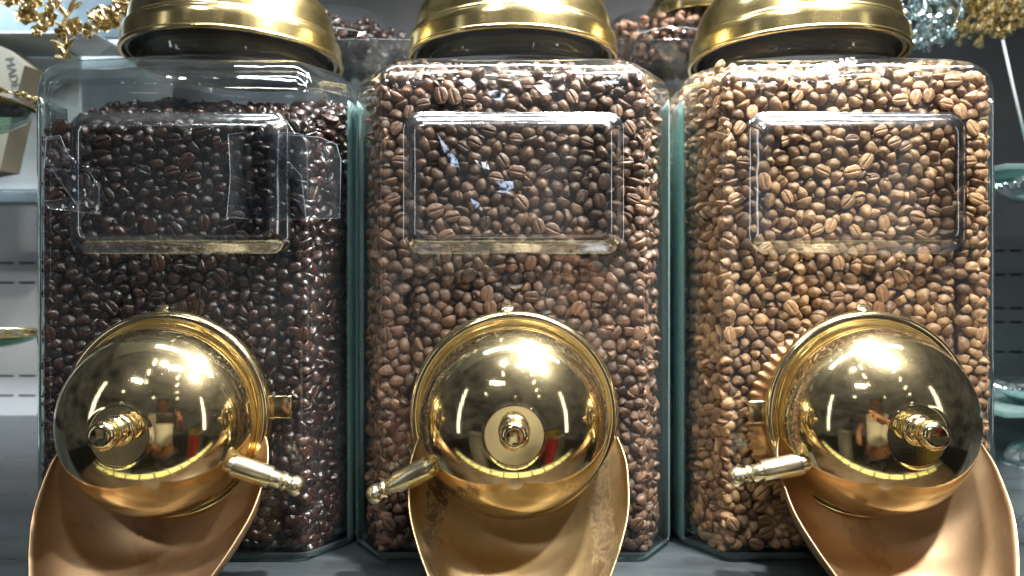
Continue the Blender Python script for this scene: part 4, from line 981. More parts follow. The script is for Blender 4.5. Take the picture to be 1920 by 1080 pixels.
    10745209259892313444, 10999063266078324413, 10895122263569382183, 11037115262394423042, 10986176263176744216, 11188093259269157952, 11190209259162184115, 11264083256782298054,
    11264208258654560140, 11418025252360418581, 11330198254252614397, 11419101256266638675, 11442151258153815913, 11531069257270191756, 11614115259651379226, 11664033253953903976,
    11704159252551191159, 11716187247656178652, 10192207252462165083, 10354052259490395924, 10313152256589785059, 10433033257383541663, 10433153257794434067, 10499036260460944630,
    10527170256892665866, 10702099261486542570, 10569206261275471033, 10777119264356281982, 10828140263755707586, 10824041257351680928, 10965131266673623489, 11063044265252954231,
    11099163264157557005, 11178035259987573175, 11224166263550583897, 11323096260170517090, 11365128261767598479, 11384069256687743238, 11384204256953984246, 11482097260959359366,
    11522207257487264528, 11621039260475711248, 11651200258171424306, 11734098250370214715, 11692131259872866632, 11780150248483232659, 10259205247766369262, 10297087254966371718,
    10330203261656082545, 10399100261576656983, 10380196258461761137, 10534047263954696094, 10482200261962043858, 10650033262355945931, 10710176264067818356, 10748033263895603545,
    10763209266565055464, 10895039260471466407, 10868188266852082457, 11129114263261618317, 11100209268389305871, 11106076260656490571, 11210131267563616907, 11289137264360379269,
    11310195262062574396, 11438037262158965763, 11398203261655036140, 11560046260281705681, 11524208264767288765, 11682044262155738727, 11593207263166241335, 11736084258082222861,
    11761214263374747524, 11797208250373242524, 10236170251277172835, 10303037255063225788, 10247123260660934131, 10453085265969623807, 10409187262959808659, 10538123265870234585,
    10477160266265634494, 10583085265390573924, 10634206263563370444, 10846044264856250963, 10793196270693636638, 10944040263493467143, 10987216269669697920, 11131042265474133870,
    11040217263372727722, 11204032266173935256, 11186208266796334956, 11360039262686496821, 11285205268097395057, 11500032263578498838, 11427129264460846480, 11643029267760449740,
    11559141262963339359, 11695083265858953861, 11626163264178597016, 11756136264462228945, 11714184259562490360, 11769149255365807828, 10273200258877479045, 10286050262160727783,
    10288143263956158444, 10408024264281183333, 10347042265060218228, 10574176268764073665, 10252140268656798271, 10677050265891356231, 10682206267557024042, 10788046268974615791,
    10747132269494482943, 10866109268676123054, 11100094269056536496, 10891034270658452591, 11039161267750360337, 11196069269178296182, 10394076267755878252, 11275079265753964435,
    11470106268770663709, 11405041266362841656, 11363169266184772749, 11563049266252748770, 11469174265261442691, 11738131270256314194, 11697190266552269032, 11660208270560055330,
    11792195269953399636, 11815204258684282253, 10218196259988546775, 10307065268452151557, 10328115261772778358, 10274216267664648118, 10208200265291444424, 10577024268383165959,
    10358204267577106055, 10683114270491547652, 10513203268950746689, 10724051270371272478, 10638172271062319136, 10916186271250902359, 11219194271757966352, 10928080268295314450,
    11022099270351973755, 11133035272457449738, 11140149271065644994, 11345101268772167753, 11328035268664237876, 11660111270758925927, 11383208266870528478, 11541117267361589745,
    11609044271764791355, 11584182269553005152,
]


def digits(n, last, count):
    return (n // 10 ** last) % 10 ** count


bx = np.array([digits(n, 15, 4) for n in BEANS]) / 1e4 - 0.1
by = np.array([digits(n, 12, 3) for n in BEANS]) / 1e4
bz = np.array([digits(n, 8, 4) for n in BEANS]) / 1e4
bq = np.array([[digits(n, k, 2) for k in (6, 4, 2, 0)] for n in BEANS]) / 49.5 - 1
bq /= np.linalg.norm(bq, axis=1)[:, None]
# the packing is drawn together to the size of these beans; mirrored copies fill what that leaves free at the
# right wall and at the top, wherever they do not touch what already lies there
KS = 0.88
bx *= 1.03


def taken(P, Qn, reach=0.0058):
    """for each point of Qn: does a point of P lie nearer than reach"""
    cell = {}
    for i, p_ in enumerate(P):
        cell.setdefault(tuple((p_ // 0.006).astype(int)), []).append(p_)
    res = []
    for q_ in Qn:
        c = (q_ // 0.006).astype(int)
        hit = False
        for dx in (-1, 0, 1):
            for dy in (-1, 0, 1):
                for dz in (-1, 0, 1):
                    for p_ in cell.get((c[0] + dx, c[1] + dy, c[2] + dz), ()):
                        if ((p_ - q_) ** 2).sum() < reach * reach:
                            hit = True
        res.append(hit)
    return np.array(res)


P0 = np.stack([(bx + 0.0885) * KS - 0.0885, by * KS, bz * KS], 1)
Q0 = bq.copy()
PB = np.stack([0.0885 - (bx + 0.0885) * KS, by * KS, bz * KS], 1)
QB = np.stack([bq[:, 0], bq[:, 1], -bq[:, 2], -bq[:, 3]], 1)
sel = PB[:, 0] > 0.045
sel[sel] = ~taken(P0, PB[sel])
P0, Q0 = np.concatenate([P0, PB[sel]]), np.concatenate([Q0, QB[sel]])
PC_ = P0 * [-1, 1, 1] + [0, 0, 0.205]
sel = (PC_[:, 2] > 0.222) & (PC_[:, 2] < 0.28)
sel[sel] = ~taken(P0, PC_[sel])
QC = np.stack([Q0[:, 0], Q0[:, 1], -Q0[:, 2], -Q0[:, 3]], 1)
P0, Q0 = np.concatenate([P0, PC_[sel]]), np.concatenate([Q0, QC[sel]])
bx, by, bz, bq = P0[:, 0].copy(), P0[:, 1].copy(), P0[:, 2].copy(), Q0
over = np.maximum((np.abs(bx) - 0.071) * 0.839 - by * 0.544 + 0.0028, np.abs(bx) - 0.0860)
bx = np.sign(bx) * (np.abs(bx) - np.maximum(over, 0))
nb = len(bx)
rngb = np.random.RandomState(5)


def bean_mesh(seed, hi=True):
    """a bean: domed back, flat face with an S-shaped groove. long axis x, flat face towards -z"""
    rs = random.Random(seed)
    a, bb, c = 0.0053 * rs.uniform(.94, 1.06), 0.0040 * rs.uniform(.94, 1.06), 0.0054 * rs.uniform(.92, 1.04)
    bend = rs.uniform(-0.35, 0.35)
    off = rs.uniform(-0.2, 0.2)
    egg = rs.uniform(-0.12, 0.12)
    nu = 16 if hi else 8
    v, f, cre = [], [], []
    # dome rings from rim to top
    rings = [(1.0, 0.0), (0.97, 0.24), (0.86, 0.50), (0.66, 0.74), (0.36, 0.93)] if hi else [(1.0, 0.05), (0.80, 0.6), (0.4, 0.93)]
    sd = Vector((seed * 3.1, seed * 1.7, 0))

    def shape(x, y, z):
        k = 1 + egg * x
        d = noise.noise(Vector((x, y, z)) * 1.6 + sd) * 0.17
        return (a * x * (1 + d), bb * y * k * (1 + d), c * (z * (1 + d * .6)) - 0.42 * c)
    for r, h in rings:
        for i in range(nu):
            t = 2 * PI * i / nu
            ct, st = math.cos(t), math.sin(t)
            e = 0.92
            v.append(shape(r * math.copysign(abs(ct) ** e, ct), r * math.copysign(abs(st) ** e, st), h))
            cre.append(0)
    v.append(shape(0, 0, 1.0))
    cre.append(0)
    top = len(v) - 1
    for j in range(len(rings) - 1):
        for i in range(nu):
            p0, p1 = j * nu + i, j * nu + (i + 1) % nu
            f.append((p0, p1, p1 + nu, p0 + nu))
    for i in range(nu):
        f.append(((len(rings) - 1) * nu + i, (len(rings) - 1) * nu + (i + 1) % nu, top))
    # flat side: columns along x, rows across with the groove
    if hi:
        cols = [-0.93, -0.75, -0.45, -0.15, 0.15, 0.45, 0.75, 0.93]
        ws = [-0.80, -0.38, -0.13, 0.0, 0.13, 0.38, 0.80]
    else:
        cols = [-0.8, 0.0, 0.8]
        ws = [-0.6, -0.15, 0.0, 0.15, 0.6]
    base = len(v)
    for x in cols:
        half = math.sqrt(max(0.0, 1 - x * x)) * 0.97
        cy = (off + bend * (x ** 3 - 0.4 * x)) * half * 0.6
        for w in ws:
            y = w * half if abs(w) > 0.3 else cy + w * 0.9 * min(1, half * 1.5)
            edge = max(abs(x), abs(w))
            z = -0.13 * (1 - edge ** 3)
            if abs(w) < 0.05:
                z += 0.20 * min(1.0, half * 1.6)
                cre.append(0.8 if hi else 0.4)
            elif abs(w) < 0.2:
                z -= 0.02
                cre.append(0.12)
            else:
                cre.append(0)
            v.append(shape(x, y, z))
    W = len(ws)
    for i in range(len(cols) - 1):
        for j in range(W - 1):
            p0 = base + i * W + j
            f.append((p0, p0 + 1, p0 + W + 1, p0 + W))
    # stitch the rim of the dome to the outline of the flat grid
    loop = [base + j for j in range(W)] + [base + i * W + W - 1 for i in range(1, len(cols))]
    loop += [base + (len(cols) - 1) * W + j for j in range(W - 2, -1, -1)] + [base + i * W for i in range(len(cols) - 2, 0, -1)]
    rim = list(range(nu))
    V = [Vector(p_) for p_ in v]

    def ang(i):
        return math.atan2(V[i].y / bb, V[i].x / a) % (2 * PI)
    L = sorted(loop, key=ang)
    R = sorted(rim, key=ang)
    i = j = 0
    nl, nr = len(L), len(R)
    while i < nl or j < nr:
        al = ang(L[(i + 1) % nl]) + (2 * PI if i + 1 >= nl else 0) if i < nl else 1e9
        ar = ang(R[(j + 1) % nr]) + (2 * PI if j + 1 >= nr else 0) if j < nr else 1e9
        if al <= ar:
            f.append((L[i % nl], L[(i + 1) % nl], R[j % nr]))
            i += 1
        else:
            f.append((R[j % nr], L[i % nl], R[(j + 1) % nr]))
            j += 1
    me = mesh('bean', v, f)
    bm = bmesh.new()
    bm.from_mesh(me)
    bmesh.ops.recalc_face_normals(bm, faces=bm.faces)
    bm.to_mesh(me)
    bm.free()
    at = me.attributes.new('crease', 'FLOAT', 'POINT')
    at.data.foreach_set('value', cre)
    me.polygons.foreach_set('use_smooth', [True] * len(me.polygons))
    return me


def broken(me, seed):
    """a chipped bean: one end snapped off, the break left rough"""
    bm = bmesh.new()
    bm.from_mesh(me)
    rs = random.Random(seed)
    bmesh.ops.bisect_plane(bm, geom=list(bm.verts) + list(bm.edges) + list(bm.faces), plane_co=(rs.uniform(0.0, 0.0015), 0, 0),
                           plane_no=(1, rs.uniform(-.5, .5), rs.uniform(-.5, .5)), clear_outer=True)
    bmesh.ops.holes_fill(bm, edges=[e_ for e_ in bm.edges if e_.is_boundary], sides=0)
    big = [f_ for f_ in bm.faces if len(f_.verts) > 5]
    if big:
        r = bmesh.ops.poke(bm, faces=big)
        for v_ in r['verts']:
            v_.co.x -= 0.0008
    m2 = bpy.data.meshes.new('bean')
    bm.to_mesh(m2)
    bm.free()
    m2.polygons.foreach_set('use_smooth', [True] * len(m2.polygons))
    return m2


HI = [bean_mesh(s) for s in range(1, 8)]
HI += [broken(HI[0], 1), broken(HI[3], 2)]
LO = [bean_mesh(s, False) for s in range(1, 4)]


def mesh_arrays(me):
    me.calc_loop_triangles()
    v = np.empty(len(me.vertices) * 3)
    me.vertices.foreach_get('co', v)
    t = np.empty(len(me.loop_triangles) * 3, dtype=np.int32)
    me.loop_triangles.foreach_get('vertices', t)
    c = np.empty(len(me.vertices))
    me.attributes['crease'].data.foreach_get('value', c)
    return v.reshape(-1, 3), t.reshape(-1, 3), c


HIA = [mesh_arrays(m_) for m_ in HI]
LOA = [mesh_arrays(m_) for m_ in LO]


def qmat(q):
    w, x, y, z = q
    return np.array([[1 - 2 * (y * y + z * z), 2 * (x * y - z * w), 2 * (x * z + y * w)],
                     [2 * (x * y + z * w), 1 - 2 * (x * x + z * z), 2 * (y * z - x * w)],
                     [2 * (x * z - y * w), 2 * (y * z + x * w), 1 - 2 * (x * x + y * y)]])


def bean_heap(name, items, mat, label, cat, parent=None):
    """items: (pos, quat, size, variant, hi) -> one mesh"""
    vs, ts, cs, tn = [], [], [], []
    n = 0
    for pos, q, s, k, hi in items:
        V_, T_, C_ = (HIA if hi else LOA)[k % (len(HIA) if hi else len(LOA))]
        vs.append((V_ * s) @ qmat(q).T + pos)
        ts.append(T_ + n)
        cs.append(C_)
        tn.append(np.full(len(V_), rngb.rand()))
        n += len(V_)
    vs = np.concatenate(vs)
    ts = np.concatenate(ts)
    me = bpy.data.meshes.new(name)
    me.vertices.add(len(vs))
    me.vertices.foreach_set('co', vs.ravel())
    me.loops.add(len(ts) * 3)
    me.loops.foreach_set('vertex_index', ts.ravel())
    me.polygons.add(len(ts))
    me.polygons.foreach_set('loop_start', np.arange(0, len(ts) * 3, 3, dtype=np.int32))
    me.polygons.foreach_set('loop_total', np.full(len(ts), 3, dtype=np.int32))
    me.update()
    me.validate()
    for nm, val in (('crease', np.concatenate(cs)), ('tone', np.concatenate(tn))):
        at = me.attributes.new(nm, 'FLOAT', 'POINT')
        at.data.foreach_set('value', val)
    o = obj(name, me, mat, parent)
    tag(o, label, cat, kind='stuff')
    return o


SLAB = 0.0208
SZ = (0.88, 0.95, 1.0, 1.07)
fl = 0.0052   # thickness of the jar floor


def bean_words(word, pos, cx, q):
    """which way the bean lies and where behind the glass it is found"""
    out = -qmat(q)[:, 2]
    face = 'creased side out' if -out[1] > 0.55 else 'rounded back out' if -out[1] < -0.35 else 'lying edge on'
    u = (pos[0] / pos[1] * D0 - cx) / 0.0588
    z = pos[2] / pos[1] * D0
    col = 'far left' if u < -0.75 else 'left' if u < -0.4 else 'centre left' if u < 0 else 'centre right' if u < 0.4 else 'right' if u < 0.75 else 'far right'
    if z > 0.104:
        where = ('high ' if z > 0.112 else 'just ') + 'above the raised panel, ' + col
    elif z > 0.018 and abs(u) < 1.05:
        where = 'inside the raised panel, ' + ('top ' if z > 0.076 else 'middle ' if z > 0.047 else 'bottom ') + col
    elif z > 0.018:
        where = 'beside the raised panel, ' + ('upper ' if z > 0.06 else 'lower ') + ('left' if u < 0 else 'right')
    elif z > -0.03:
        where = ('just under the panel, ' if z > 0.002 else 'just over the dispenser, ' if z < -0.014 else 'between panel and dispenser, ') + col
    else:
        where = ('high ' if z > -0.055 else 'level ' if z > -0.08 else 'low ' if z > -0.11 else 'at the bottom ' if z > -0.13 else 'at the very bottom ') + ('left' if u < 0 else 'right') + (' beside the dispenser' if abs(u) < 1.25 else ' by the jar corner')
    return word + ' bean ' + face + ', ' + where


def jar_beans(ji, mat, label, ilabel, group, flip, top_front, slope, scale=1.0):
    """fills jar ji from the packed slab; flip mirrors it so that no two jars repeat each other"""
    cx = JX[ji]
    P, Q = [], []
    items, singles = [], []
    sub = np.random.RandomState(20 + ji)
    for s in range(8):
        mx = -1 if (flip + s) % 2 else 1
        for i in range(nb):
            x, y, z = bx[i] * mx, by[i], bz[i]
            q = bq[i].copy()
            if mx < 0:      # mirrored position with a turned copy of the orientation
                q = np.array([q[0], q[1], -q[2], -q[3]])
            Y = D0 + 0.0042 + y + s * SLAB
            Z = ZB + fl + z
            yy = y + s * SLAB
            if s > 0 and abs(x) < 0.060 and Z < top_front - 0.006:
                if s > 1 or abs(x) < 0.0:
                    continue
            # back corners of the jar
            dd = yy - (0.176 - 0.026)
            if dd > 0 and abs(x) > 0.088 - dd * 0.62 - 0.004:
                continue
            if yy > 0.172:
                continue
            lim = top_front + slope(x, yy)
            sh = 0.1165 + 0.50 * min(yy, 0.03, 0.176 - yy)
            sh -= max(0.0, abs(x) - 0.066) * 0.75
            if Z > min(lim, sh) - 0.0:
                continue
            if ji == 0 and x < -0.0795:
                x = -0.0795 + (x + 0.0795) * 0.1
            if ji == 2 and x > 0.0795:
                x = 0.0795 + (x - 0.0795) * 0.1
            pos = np.array([cx + x, Y, Z])
            size = (0.77 + 0.17 * sub.rand() + (0.06 if sub.rand() > 0.85 else 0)) * scale
            var = int(sub.randint(0, 7)) if sub.rand() > 0.035 else 7 + int(sub.randint(0, 2))
            if s == 0 and y < 0.0060 and abs(x) < 0.079:
                singles.append((pos, q, size, var, True))
            else:
                items.append((pos, q, size, var, s == 0 or (s == 1 and Z > top_front - 0.012)))
    # the hundred that show largest become beans of their own
    def hidden(p_):
        X, Y, Z = p_
        dx, dz = (X / Y * 0.39 - cx), (Z / Y * 0.39 + 0.070)
        if dx * dx + dz * dz < 0.060 ** 2:
            return True
        return abs(dx + (0.012 if cx < -0.1 else -0.012 if cx > 0.1 else 0)) < 0.058 and Z < -0.085
    singles.sort(key=lambda t: (hidden(t[0]), t[0][1] - D0 - 0.0015 * t[2]))
    for k, (pos, q, size, var, _) in enumerate(singles[:100]):
        o = bpy.data.objects.new('coffee_bean', HI[var % 9])
        COL.objects.link(o)
        if not HI_M.get((var % 9, ji)):
            me = HI[var % 9].copy()
            me.materials.clear()
            me.materials.append(mat)
            at = me.attributes.new('tone', 'FLOAT', 'POINT')
            HI_M[(var % 9, ji)] = me
        o.data = HI_M[(var % 9, ji)]
        o.location = pos
        o.rotation_mode = 'QUATERNION'
        o.rotation_quaternion = q
        o.scale = (size,) * 3
        tag(o, bean_words(ilabel, pos, cx, q), 'coffee bean', group)
    items += singles[100:]
    for _ in range(150):
        x, z = sub.uniform(-0.075, 0.075), sub.uniform(0.004, top_front - ZB - 0.012 if top_front < 0.15 else 0.262)
        q = sub.randn(4)
        items.append((np.array([cx + x, D0 + 0.0050 + sub.rand() * 0.004, ZB + fl + z]), q / np.linalg.norm(q), sub.uniform(0.16, 0.42), 7 + int(sub.randint(0, 2)), True))
    bean_heap('coffee_beans', items, mat, label, 'coffee beans')
    return len(items)


HI_M = {}


def slope_dark(x, yy):
    # the heap climbs away from the glass and towards the right
    return min(yy, 0.075) * 0.42 + 0.0030 * noise.noise(Vector((x * 40, yy * 40, 1))) - (0.010 if x < -0.06 else 0.0) * min(1, (-0.06 - x) / 0.02) * (1 if yy < .05 else .5)


def slope_full(x, yy):
    return 1.0


jar_beans(0, M['bean_dark'], 'dark oily roasted coffee beans filling the left jar below an empty shoulder',
          'nearly black', 'dark roasted beans against the left jar front',
          0, 0.0890, slope_dark, 1.02)
jar_beans(1, M['bean_mid'], 'medium brown roasted coffee beans filling the middle jar to its shoulder',
          'medium brown', 'medium roasted beans against the middle jar front',
          1, 0.20, slope_full, 1.0)
jar_beans(2, M['bean_light'], 'light tan brown coffee beans filling the right jar to its shoulder',
          'light tan', 'light roasted beans against the right jar front',
          0, 0.20, slope_full, 0.96)

# ================================================================== the jars
def outline(hw, front, ch_x, ch_y, rad, seg=4):
    """rounded octagon of a jar, half width hw, front and back at -/+front (local y, centre 0)"""
    P = [(ch_x, -front), (hw, -front + ch_y), (hw, front - ch_y), (ch_x, front),
         (-ch_x, front), (-hw, front - ch_y), (-hw, -front + ch_y), (-ch_x, -front)]
    pts = []
    n = len(P)
    for i in range(n):
        p0, p1, p2 = Vector(P[i - 1]), Vector(P[i]), Vector(P[(i + 1) % n])
        a, c = (p0 - p1).normalized(), (p2 - p1).normalized()
        half = math.acos(max(-1, min(1, a.dot(c)))) / 2
        t = rad / math.tan(half)
        s0, s1 = p1 + a * t, p1 + c * t
        cen = p1 + (a + c).normalized() * (rad / math.sin(half))
        pts.append(s0 + a * 0.0012)
        a0 = math.atan2(*(s0 - cen).yx)
        a1 = math.atan2(*(s1 - cen).yx)
        d = (a1 - a0 + PI) % (2 * PI) - PI
        for k in range(seg + 1):
            t_ = a0 + d * k / seg
            pts.append(cen + Vector((math.cos(t_), math.sin(t_))) * rad)
        q = s1 + c * 0.0012
        pts.append(q)
        # points along the flat towards the next corner
        p3 = Vector(P[(i + 2) % n])
        nxt_half = math.acos(max(-1, min(1, (p1 - p2).normalized().dot((p3 - p2).normalized())))) / 2
        e = p2 + (p1 - p2).normalized() * (rad / math.tan(nxt_half) + 0.0012)
        m_ = 4 if (e - q).length > 0.05 else 1
        for k in range(1, m_):
            pts.append(q.lerp(e, k / m_))
    return pts


def jar_shell(inner, clear_side=0):
    t = 0.0042 if inner else 0
    F0 = outline(HW - t, HW - t, 0.0730 - t * 0.45, 0.0280 - t * 0.45, 0.0085 - t * 0.6)
    zb = fl if inner else 0.0
    # (height over the counter, inset, blend to circle)
    Z = [(zb, 0.0045, 0), (zb + 0.0008, 0.0022, 0), (zb + 0.0025, 0.0006, 0), (zb + 0.0055, 0, 0), (0.05, 0, 0), (0.13, 0, 0),
         (0.20, 0, 0), (0.250, 0, 0), (0.2600 - t, 0.0002, 0), (0.2660 - t, 0.0012, 0.0), (0.2710 - t, 0.0034, 0.03), (0.2755 - t, 0.0072, 0.08),
         (0.2790 - t, 0.0125, 0.20), (0.2820 - t, 0.0190, 0.42), (0.2850 - t, 0.0255, 0.70), (0.2885 - t * .5, 0.0300, 0.92), (0.2930, 0.0320, 1.0),
         (0.3000, 0.0322, 1), (0.3120, 0.0322, 1)]
    v, f, mi = [], [], []
    n = len(F0)
    for z, ins, bl in Z:
        for p_ in F0:
            k = (HW - t - ins) / (HW - t)
            q = p_ * k
            R = HW - 0.0322 - t
            R = R if bl > 0.9 else HW - t - ins
            cpt = p_.normalized() * R
            q = q.lerp(cpt, bl)
            v.append((q.x, q.y, z))
    for j in range(len(Z) - 1):
        for i in range(n):
            a, c = j * n + i, j * n + (i + 1) % n
            f.append((a, c, c + n, a + n))
            zz = (Z[j][0] + Z[j + 1][0]) / 2
            mxx = abs(v[a][0] + v[c][0]) / 2
            if zz < 0.0062 + (0.002 if inner else 0):
                mi.append(1)
            elif zz > 0.262:
                mi.append(2)
            elif mxx > 0.0868 and not inner and zz < 0.24 and (v[a][0] > 0) != (clear_side > 0 if clear_side else v[a][0] <= 0):
                mi.append(1)
            else:
                mi.append(0)
    f.append(tuple(reversed(range(n))))
    mi.append(1)
    if inner:
        f = [tuple(reversed(q)) for q in f]
    return v, f, mi


def rrect(hw, hh, r, seg=6):
    pts = []
    for cx_, cz_, a0 in ((hw - r, hh - r, 0), (-hw + r, hh - r, PI / 2), (-hw + r, -hh + r, PI), (hw - r, -hh + r, 1.5 * PI)):
        for k in range(seg + 1):
            a = a0 + PI / 2 * k / seg
            pts.append((cx_ + r * math.cos(a), cz_ + r * math.sin(a)))
    return pts


def flake(pts, y0, name, mat, parent, crinkle=0.0, th=0.00012, seed=0):
    """a thin sheet cut to an outline, lying on the glass; crinkle gives it creases"""
    bm = bmesh.new()
    vs = [bm.verts.new((p_[0], 0, p_[1])) for p_ in pts]
    bm.faces.new(vs)
    bmesh.ops.triangulate(bm, faces=bm.faces)
    for _ in range(3 if crinkle else 1):
        bmesh.ops.subdivide_edges(bm, edges=[e_ for e_ in bm.edges if e_.calc_length() > 0.004], cuts=1)
        bmesh.ops.triangulate(bm, faces=bm.faces)
    for v_ in bm.verts:
        v_.co.y = y0 - abs(noise.noise(v_.co * 160 + Vector((seed, 0, 0)))) * crinkle
    r = bmesh.ops.extrude_face_region(bm, geom=list(bm.faces))
    for g in r['geom']:
        if isinstance(g, bmesh.types.BMVert):
            g.co.y -= th
    bmesh.ops.recalc_face_normals(bm, faces=bm.faces)
    me = bpy.data.meshes.new(name)
    bm.to_mesh(me)
    bm.free()
    o = obj(name, me, mat, parent, smooth=False)
    if name == 'tape_strip':
        pp = [Vector((p_[0], y0 - crinkle * 0.3 - 0.0002, p_[1])) for p_ in pts]
        MB().tube(pp + [pp[0]], 0.00016, n=5).build('tape_edge', M['tape_edge'], o)
    return o


JL = ('square glass jar of nearly black beans, with strips of clear tape on its front',
      'square glass jar of medium brown beans, between the other two front jars',
      'square glass jar of light tan beans with torn white sticker residue near its top')
jars = []
PC = (0.0045, 0.0003, -0.0020)
for ji in range(3):
    cx = JX[ji]
    jar = empty('glass_jar', (cx, D0 + HW, ZB), JL[ji], 'glass jar', 'square glass coffee jars in the front row')
    jars.append(jar)
    vo, fo, mo = jar_shell(False, (-1, 0, 1)[ji])
    vi, fi, mi_ = jar_shell(True)
    n0 = len(vo)
    me = mesh('jar_body', vo + vi, fo + [tuple(i + n0 for i in q) for q in fi])
    body = obj('jar_body', me, [M['glass'], M['glass_edge'], M['glass_shoulder']], jar)
    me.polygons.foreach_set('material_index', mo + mi_)
    # the thick corners of the jar are solid glass that bends what is seen through it
    for sg in (-1, 1):
        wide = 0.0078 if (ji == 0 and sg < 0) or (ji == 2 and sg > 0) else 0.0022
        cs = [(HW - 0.0004, 0.046), (HW - 0.0004, 0.0300), (HW - 0.0014, 0.0270), (HW - min(0.0034, wide - 0.0002), 0.0250)]
        if wide > 0.005:
            cs += [(HW - 0.0060, 0.0205), (HW - wide, 0.0215), (HW - wide - 0.0004, 0.0260)]
        cs += [(HW - wide, 0.0300), (HW - wide + 0.0006, 0.046)]
        v, f = [], []
        nz = 60
        for k in range(nz + 1):
            z = 0.004 + (0.2580 - 0.004) * k / nz
            for (x_, y_) in cs:
                w_ = noise.noise(Vector((x_ * 300, ji * 7 + sg, z * 55))) * 0.00045 if x_ < HW - 0.001 else 0
                v.append((sg * (x_ + w_), -HW + y_ + w_, z))
        n = len(cs)
        for j in range(nz):
            for i in range(n):
                a, c = j * n + i, j * n + (i + 1) % n
                f.append((a, c, c + n, a + n) if sg > 0 else (a, a + n, c + n, c))
        f.append(tuple(reversed(range(n))) if sg > 0 else tuple(range(n)))
        f.append(tuple(range(nz * n, nz * n + n)) if sg > 0 else tuple(reversed(range(nz * n, nz * n + n))))
        obj('corner', mesh('corner', v, f), M['glass_solid' if wide > 0.005 else 'glass_teal'], jar)
    # raised label panel
    pz = 0.0570 - ZB
    hw, hh = 0.0588, 0.0375
    loops = [(-0.0012, 0.0001), (0, 0.0006), (0.0012, 0.0020), (0.0034, 0.0042), (0.0054, 0.0058), (0.0068, 0.0065), (0.0080, 0.0067), (0.0090, 0.0067)]
    v, f, mi2 = [], [], []
    n = 28
    for ins, h in loops:
        for (x, z) in rrect(hw - ins, hh - ins, 0.0085 - ins * 0.5):
            v.append((PC[ji] + x, -HW - h - 0.0002, pz + z))
    for j in range(len(loops) - 1):
        for i in range(n):
            a, c = j * n + i, j * n + (i + 1) % n
            f.append((a, a + n, c + n, c))
            mi2.append(1)
    f.append(tuple((len(loops) - 1) * n + i for i in range(n)))
    mi2.append(0)
    f = [tuple(reversed(q_)) for q_ in f[:-1]] + [f[-1]]
    me = mesh('label_panel', v, f)
    pn = obj('label_panel', me, [M['glass_panel'], M['glass_slope']], jar)
    me.polygons.foreach_set('material_index', mi2)
    # ---------------- lid
    lid = empty('jar_lid', (cx, D0 + HW, 0.1500),
                ('domed brass lid on the jar of nearly black beans', 'domed brass lid on the jar of medium brown beans', 'domed brass lid on the jar of light tan beans')[ji],
                'lid', 'brass lids of the front jars')
    L = MB()
    L.lathe([(0.0668, 0.0120), (0.0674, 0.0010), (0.0678, 0.0), (0.0695, 0.0), (0.0700, 0.0006), (0.0701, 0.0016), (0.0697, 0.0024),
             (0.0690, 0.0030), (0.0688, 0.0095), (0.0686, 0.0125), (0.0680, 0.0140), (0.0668, 0.0146)], n=128)
    L.build('lid_band', M['brass_lid'], lid, sharp=35)
    L = MB().lathe([(0.0, 0.0125), (0.0660, 0.0125), (0.0664, 0.0022), (0.0640, 0.0016), (0.0632, 0.0100), (0.0, 0.0105)], n=96)  # dark disc standing in for the shade inside the lid
    L.build('lid_shade_disc', M['dark_brown'], lid, sharp=35)
    L = MB()
    prof = [(0.0667, 0.0140), (0.0668, 0.0150), (0.0662, 0.0166), (0.0655, 0.0172)]
    for k in range(1, 25):
        t = k / 24 * PI / 2
        prof.append((0.0652 * math.cos(t) ** 0.9 if k < 24 else 0.0, 0.0172 + 0.044 * math.sin(t)))
    L.lathe(prof, n=128)
    L.build('lid_dome', M['brass_lid'], lid, sharp=35)
    L = MB().lathe([(0.0, 0.058), (0.006, 0.058), (0.004, 0.066), (0.009, 0.072), (0.011, 0.079), (0.008, 0.086), (0.0, 0.088)], n=32)
    L.build('lid_knob', M['brass_polished'], lid)

# tape on the left jar (local to the jar: x from its centre, z from the counter)
jar = jars[0]


def loc_pts(ji, pts, d):
    return [((x - 960) / F * d - JX[ji], (540 - y) / F * d - ZB) for x, y in pts]


fy = -HW - 0.0068
flake(loc_pts(0, [(428, 252), (475, 246), (560, 250), (575, 262), (577, 350), (572, 412), (500, 411), (425, 408), (432, 330), (430, 290)], 0.391),
      fy, 'tape_strip', M['tape'], jar, 0.0005, seed=3)
flake(loc_pts(0, [(490, 250), (600, 258), (632, 272), (640, 300), (638, 410), (575, 411), (566, 330)], 0.391),
      fy - 0.0009, 'tape_strip', M['tape'], jar, 0.0005, seed=9)
flake(loc_pts(0, [(92, 258), (118, 256), (132, 290), (148, 305), (178, 318), (176, 328), (130, 322), (88, 318)], 0.392),
      fy - 0.0003, 'tape_strip', M['tape'], jar, 0.0035, seed=5)
flake(loc_pts(0, [(100, 316), (172, 322), (190, 352), (190, 402), (96, 392), (88, 378), (140, 372), (150, 388)], 0.392),
      fy - 0.0003, 'tape_strip', M['tape'], jar, 0.0030, seed=6)
